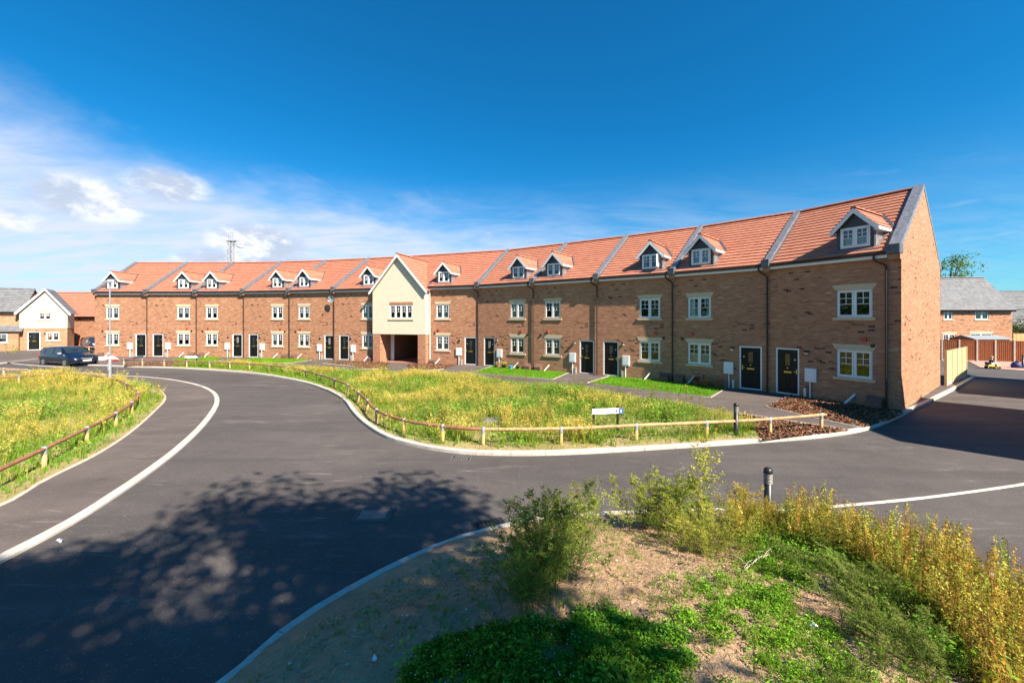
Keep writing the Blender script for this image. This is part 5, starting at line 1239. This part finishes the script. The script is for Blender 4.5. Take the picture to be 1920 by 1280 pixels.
# neighbours to the right of the camera, out of the picture: their shadows lie across the road and the gable
EU, EW_ = Vector((math.cos(R(SUN_AZ)), math.sin(R(SUN_AZ)), 0)), Vector((-math.sin(R(SUN_AZ)), math.cos(R(SUN_AZ)), 0))
def shadow_house(profile, w, depth, label):
    o = empty('brick_house', EU*profile[0][0]+EW_*w, math.atan2(EU.y, EU.x)); tag(o, label, 'house', 'other houses around the crescent')
    u0 = profile[0][0]; pr = [(u-u0, z) for u, z in profile]; b = MB()
    f = [(pr[0][0], 0, -.2)]+[(u, 0, z) for u, z in pr]+[(pr[-1][0], 0, -.2)]; b.face(f[::-1]); b.face([(x, -depth, z) for x, y, z in f])
    for (ua, za), (ub, zb) in (((f[0][0], -.2), (f[1][0], f[1][2])), ((f[-2][0], f[-2][2]), (f[-1][0], -.2))): b.face([(ua, 0, za), (ub, 0, zb), (ub, -depth, zb), (ua, -depth, za)])
    b.build('wall', M['buff_brick'], o)
    r_ = MB()
    for (ua, za), (ub, zb) in zip(pr, pr[1:]):
        if zb > za: tiled_slope(r_, (ua-.0, -depth, za), (ua-.0, 0.1, za), (ub, .1, zb), (ub, -depth, zb), 12)
        else: tiled_slope(r_, (ub, .1, zb), (ub, -depth, zb), (ua, -depth, za), (ua, .1, za), 12)
    r_.build('roof', M['grey_tile'], o)
    for u, z in ((1.6, 1.0), (5.5, 1.0), (1.6, 3.5), (5.5, 3.5)):
        w_ = add_window(o, -u, z, 1.2, 1.1, 2, -.02, None, True, None); w_.rotation_euler = (0, 0, math.pi)
shadow_house([(16.5, 6.15), (20.7, 9.1), (22.25, 6.15), (25.8, 6.1)], -6, 8, 'brick house out of the picture to the right that shades the near road')
shadow_house([(29.4, 4.9), (34.2, 5.25), (39.0, 4.9)], -6, 8, 'second brick house out of the picture to the right that shades the far road')

# ------------------------------------------------------------------ fences at the right
def board_fence(A, B, n, h, mat, label, boards=10, post='concrete_post', gravel=True):
    o = empty('panel_fence', A, math.atan2(B.y-A.y, B.x-A.x)); tag(o, label, 'fence', 'panel fences at the right'); L = (B-A).length; pw = L/n; rg = random.Random(3)
    for i in range(n+1): MB().box(i*pw-.05, i*pw+.05, -.05, .05, -.1, h+.05).build('post', M[post], o)
    for i in range(n):
        m_ = MB(); x0, x1 = i*pw+.055, (i+1)*pw-.055; bw = (x1-x0)/boards
        for k in range(boards): d = .004+.012*(k % 2)+rg.uniform(0, .004); m_.box(x0+k*bw, x0+(k+1)*bw-.004, -d, .02, .12, h-.03+rg.uniform(-.004, .004))
        m_.box(x0, x1, -.03, .025, h-.028, h+.01); m_.build('panel', M[mat], o)
        MB().box(x0, x1, -.025, .025, -.1, .115).build('gravel_board', M['concrete_post'], o)
    return o
A = pt(1773.5, 722.5, .1); B = pt(1811, 706, .1); board_fence(A, B, 4, 1.80, 'pale_board', 'pale new board fence running back from the sunlit gable', 6, 'pale_board')
A = Vector((px2x(1735, 36.5), 36.5, 0)); B = Vector((px2x(1902, 33.8), 33.8, 0)); d = (B-A); board_fence(A, A+d*1.8, 9, 1.82, 'tan_fence', 'tan close boarded fence with concrete posts facing the right road', 16)
A = Vector((px2x(1900, 41), 41, 0)); board_fence(A, A+Vector((6, 0, 0)), 3, 2.2, 'pine', 'orange slatted fence at the far right edge behind the tan one', 8, 'pine')
def shed():
    o = empty('garden_shed', (px2x(1824, 38.5), 38.5, 0), R(2)); tag(o, 'small garden shed with pale felt roof behind the tan fence', 'shed')
    MB().box(0, 3.6, 0, 2, 0, 1.75).face([(0, 0, 1.75), (0, 1, 2.02), (0, 2, 1.75)][::-1]).face([(3.6, 0, 1.75), (3.6, 2, 1.75), (3.6, 1, 2.02)]).build('wall', M['tan_fence'], o)
    MB().hexa([(.05, -.15, 1.72), (3.75, -.15, 1.72), (3.75, 1.0, 2.04), (.05, 1.0, 2.04), (.05, -.15, 1.77), (3.75, -.15, 1.77), (3.75, 1.0, 2.09), (.05, 1.0, 2.09)]).hexa([(.05, 1.0, 2.04), (3.75, 1.0, 2.04), (3.75, 2.15, 1.72), (.05, 2.15, 1.72), (.05, 1.0, 2.09), (3.75, 1.0, 2.09), (3.75, 2.15, 1.77), (.05, 2.15, 1.77)]).build('roof', M['shed_felt'], o)
    MB().box(.5, 1.3, -.02, -.002, .1, 1.65).build('door', M['tan_fence'], o)
shed()

# ------------------------------------------------------------------ child on a ride-on toy
def skin(name, verts, edges, rad, mat, parent, sub=1):
    me = bpy.data.meshes.new(name); me.from_pydata(verts, edges, []); o = bpy.data.objects.new(name, me); link(o, parent)
    m_ = o.modifiers.new('skin', 'SKIN'); me.skin_vertices.new() if not me.skin_vertices else None
    for v, r in zip(me.skin_vertices[0].data, rad): v.radius = (r, r) if not hasattr(r, '__len__') else r
    me.skin_vertices[0].data[0].use_root = True
    s_ = o.modifiers.new('subsurf', 'SUBSURF'); s_.levels = sub; s_.render_levels = sub; me.materials.append(mat); m_.use_smooth_shade = True; return o
def child():
    p = pt(1861, 691, .0); t_ = empty('ride_on_toy', p, R(-12)); tag(t_, 'yellow ride-on toy car on the far right road', 'toy')
    MB().hexa([(-.35, -.17, .17), (.36, -.17, .15), (.36, .17, .15), (-.35, .17, .17), (-.33, -.14, .30), (.30, -.14, .36), (.30, .14, .36), (-.33, .14, .30)]).build('body', M['toy_yellow'], t_)
    MB().box(-.36, -.24, -.15, .15, .30, .48).build('seat_back', M['black_plastic'], t_)
    for x in (-.24, .24):
        for y in (-.19, .19): MB().tube([(x, y-.035, .10), (x, y+.035, .10)], .10, 12).build('wheel', M['tyre'], t_)
    MB().tube([(.17, 0, .35), (.12, 0, .50)], .012, 6).tube([(.12, -.10, .50), (.12, .10, .50)], .014, 6).build('handlebar', M['black_plastic'], t_)
    c = empty('person', p+Vector((0, 0, .0)), R(-12)); tag(c, 'small child in dark top riding the yellow toy car', 'person')
    V = [(-.10, 0, .36), (-.10, 0, .50), (-.07, 0, .64), (-.05, 0, .70), (-.03, 0, .80), (-.07, .11, .62), (.0, .14, .52), (.11, .09, .52), (-.07, -.11, .62), (.0, -.14, .52), (.11, -.09, .52), (-.06, .08, .36), (.12, .15, .38), (.14, .21, .12), (.20, .22, .05), (-.06, -.08, .36), (.12, -.15, .38), (.14, -.21, .12), (.20, -.22, .05)]
    E = [(0, 1), (1, 2), (2, 3), (3, 4), (2, 5), (5, 6), (6, 7), (2, 8), (8, 9), (9, 10), (0, 11), (11, 12), (12, 13), (13, 14), (0, 15), (15, 16), (16, 17), (17, 18)]
    skin('body', V, E, [.09, .095, .08, .035, .085, .04, .032, .024, .04, .032, .024, .06, .05, .038, .03, .06, .05, .038, .03], M['skin'], c)
    skin('top', [(-.10, 0, .40), (-.10, 0, .52), (-.07, 0, .655), (-.07, .115, .62), (.0, .145, .52), (-.07, -.115, .62), (.0, -.145, .52)], [(0, 1), (1, 2), (2, 3), (3, 4), (2, 5), (5, 6)], [.105, .11, .085, .055, .045, .055, .045], M['navy_cloth'], c)
    skin('trousers', [(-.10, 0, .36), (-.06, .08, .37), (.12, .15, .385), (.14, .205, .16), (-.06, -.08, .37), (.12, -.15, .385), (.14, -.205, .16)], [(0, 1), (1, 2), (2, 3), (0, 4), (4, 5), (5, 6)], [.10, .075, .062, .05, .075, .062, .05], M['white_cloth'], c)
    MB().lathe([(.0, -.02), (.07, .0), (.092, .05), (.085, .10), (.05, .135), (0, .145)], (-.045, 0, .77), 12).build('hair', M['hair'], c)
    p2 = pt(1906, 690, .0); b = MB().lathe([(.02, 0), (.24, .02), (.30, .14), (.29, .27), (.20, .40), (.08, .47), (.05, .52), (.02, .53)], n=14); o = b.build('bag', M['blue_bag']); o.location = p2; tag(o, 'round dark blue bag on the drive beside the far right bollard', 'bag')
child()

# ------------------------------------------------------------------ radio mast
def mast():
    Z = 85; x = px2x(433, Z); o = empty('radio_mast', (x, Z, 0)); tag(o, 'thin grey lattice radio mast rising behind the terrace roofs', 'mast')
    H = HC+(HOR-452)/FPX*Z; w = .42; b = MB()
    for sx in (-1, 1):
        for sy in (-1, 1): b.tube([(sx*w, sy*w, 0), (sx*w*.9, sy*w*.9, H)], .05, 5)
    z = 6.0; k = 0
    while z < H-.5:
        for sy in (-1, 1): b.tube([(-w if k % 2 else w, sy*w, z), (w if k % 2 else -w, sy*w, z+.9)], .025, 4)
        for sx in (-1, 1): b.tube([(sx*w, -w if k % 2 else w, z), (sx*w, w if k % 2 else -w, z+.9)], .025, 4)
        z += .9; k += 1
    b.box(-w-.2, w+.3, -w-.2, w+.2, H-.1, H); b.build('lattice', M['iron_pale'], o)
    for (dx, dz, r) in ((1.15, .25, .42), (1.9, -1.1, .55)):
        MB().lathe([(.05, -.3), (r, -.2), (r, .2), (r*.7, .3)], (dx, 0, H+dz), 12).build('dish', M['white_upvc'], o)
        MB().tube([(.4, 0, H-.6), (dx, 0, H+dz)], .06, 5).build('bracket', M['iron_pale'], o)
    for dx in (-.5, 0, .35): MB().tube([(dx, 0, H), (dx, 0, H+1.7)], .022, 4).build('aerial', M['iron_pale'], o)
mast()

# ------------------------------------------------------------------ trees
def tree(loc, h, r, label, n=7000, leaf=.2, col=(.075, .13, .03), vz=.75, clumps=60, seed=1, cs=(.16, .34), squash=None, name='broadleaf_tree'):
    rg = np.random.default_rng(seed); o = empty(name, loc); tag(o, label, 'tree', 'trees around the crescent'); rr = random.Random(seed)
    cz = h-r*vz; b = MB(); top = Vector((rr.uniform(-.3, .3), rr.uniform(-.3, .3), h*.8)); b.tube([(0, 0, -.2), (0, .05, h*.25), (top.x*.5, top.y*.5, h*.5), top], [h*.028, h*.021, h*.014, .03], 9)
    cl = rg.normal(0, 1, (clumps, 3)); cl /= np.linalg.norm(cl, axis=1)[:, None]; cl *= (rg.uniform(.35, 1.0, (clumps, 1))**.6); cl = cl*[r, r, r*vz]*rg.uniform(.85, 1.08, (clumps, 1))+[0, 0, cz]
    if squash is not None:      # crown narrowed along one axis, shaped to fit the shadow it casts
        ax, k_ = np.array(squash[:2]), squash[2]; al = cl[:, :2]@ax; cl[:, :2] -= np.outer(al*(1-k_), ax)
    for c in cl[:26]:
        s_ = Vector((0, 0, rr.uniform(h*.28, h*.6))); e = Vector(c); b.tube([s_, s_.lerp(e, .5)+Vector((0, 0, .25)), e], [h*.010, h*.006, .012], 5)
    b.build('trunk', M['bark'], o)
    v = Veg(); idx = rg.integers(0, clumps, n); sz = rg.uniform(cs[0], cs[1], clumps)*r; off = rg.normal(0, 1, (n, 3)); off = off/np.linalg.norm(off, axis=1)[:, None]*(rg.random((n, 1))**.4)*sz[idx][:, None]*[1, 1, .7]*1.15
    cn = cl[idx]+off; cc = jitter(col, n, .25, rg)*(.75+.5*rg.random((clumps, 1)))[idx]
    v.add(leaves(cn, rg.uniform(.6, 1.3, n)*leaf, rg, .6, .2), cc); v.build('crown', parent=o); return o
tree((4.2, -3.75, .9), 11.7, 4.6, 'broadleaf tree behind the viewer whose crown shades the near road', 40000, .17, seed=11, clumps=74, cs=(.09, .31), vz=.5, squash=(-.688, .725, .58))
tree((px2x(1772, 60), 60, 0), 13.0, 4.3, 'thin tree showing beyond the gable of the right end house', 2600, .30, (.11, .18, .04), seed=9, clumps=46)
for k, (x, y, h, r) in enumerate(((-34, -2, 10, 5), (-44, 6, 12, 6), (-30, -14, 11, 5.5), (-52, 18, 11, 6), (-20, -24, 12, 6), (-6, -32, 12, 6))):
    tree((x, y, 0), h, r, 'dense green tree in the tree belt behind and left of the viewer', 2600, .55, (.085, .15, .03), seed=20+k, clumps=50)
tree((px2x(1925, 50), 50, 0), 4.2, 2.2, 'rounded green garden bush at the far right edge', 1500, .25, (.09, .13, .04), seed=40, clumps=30, name='bush')
p = pt(640, 752, .1); v = Veg(); plant(v, 'green', np.array([[p.x, p.y, .1], [p.x+.3, p.y+.2, .1], [p.x+.1, p.y+.5, .1]]), np.array([.45, .5, .5])); tag(v.build('leafy_weed'), 'dark leafy weed growing out at the kerb bend of the central green', 'weed')
b_ = pt(12, 663, .1); v = Veg(); plant(v, 'green', np.array([[b_.x, b_.y, .1], [b_.x+.5, b_.y+.1, .1], [b_.x+.9, b_.y, .1]]), np.array([.9, 1.0, .8])); tag(v.build('garden_shrub'), 'small green shrub before the grey roofed house at the left edge', 'shrub')
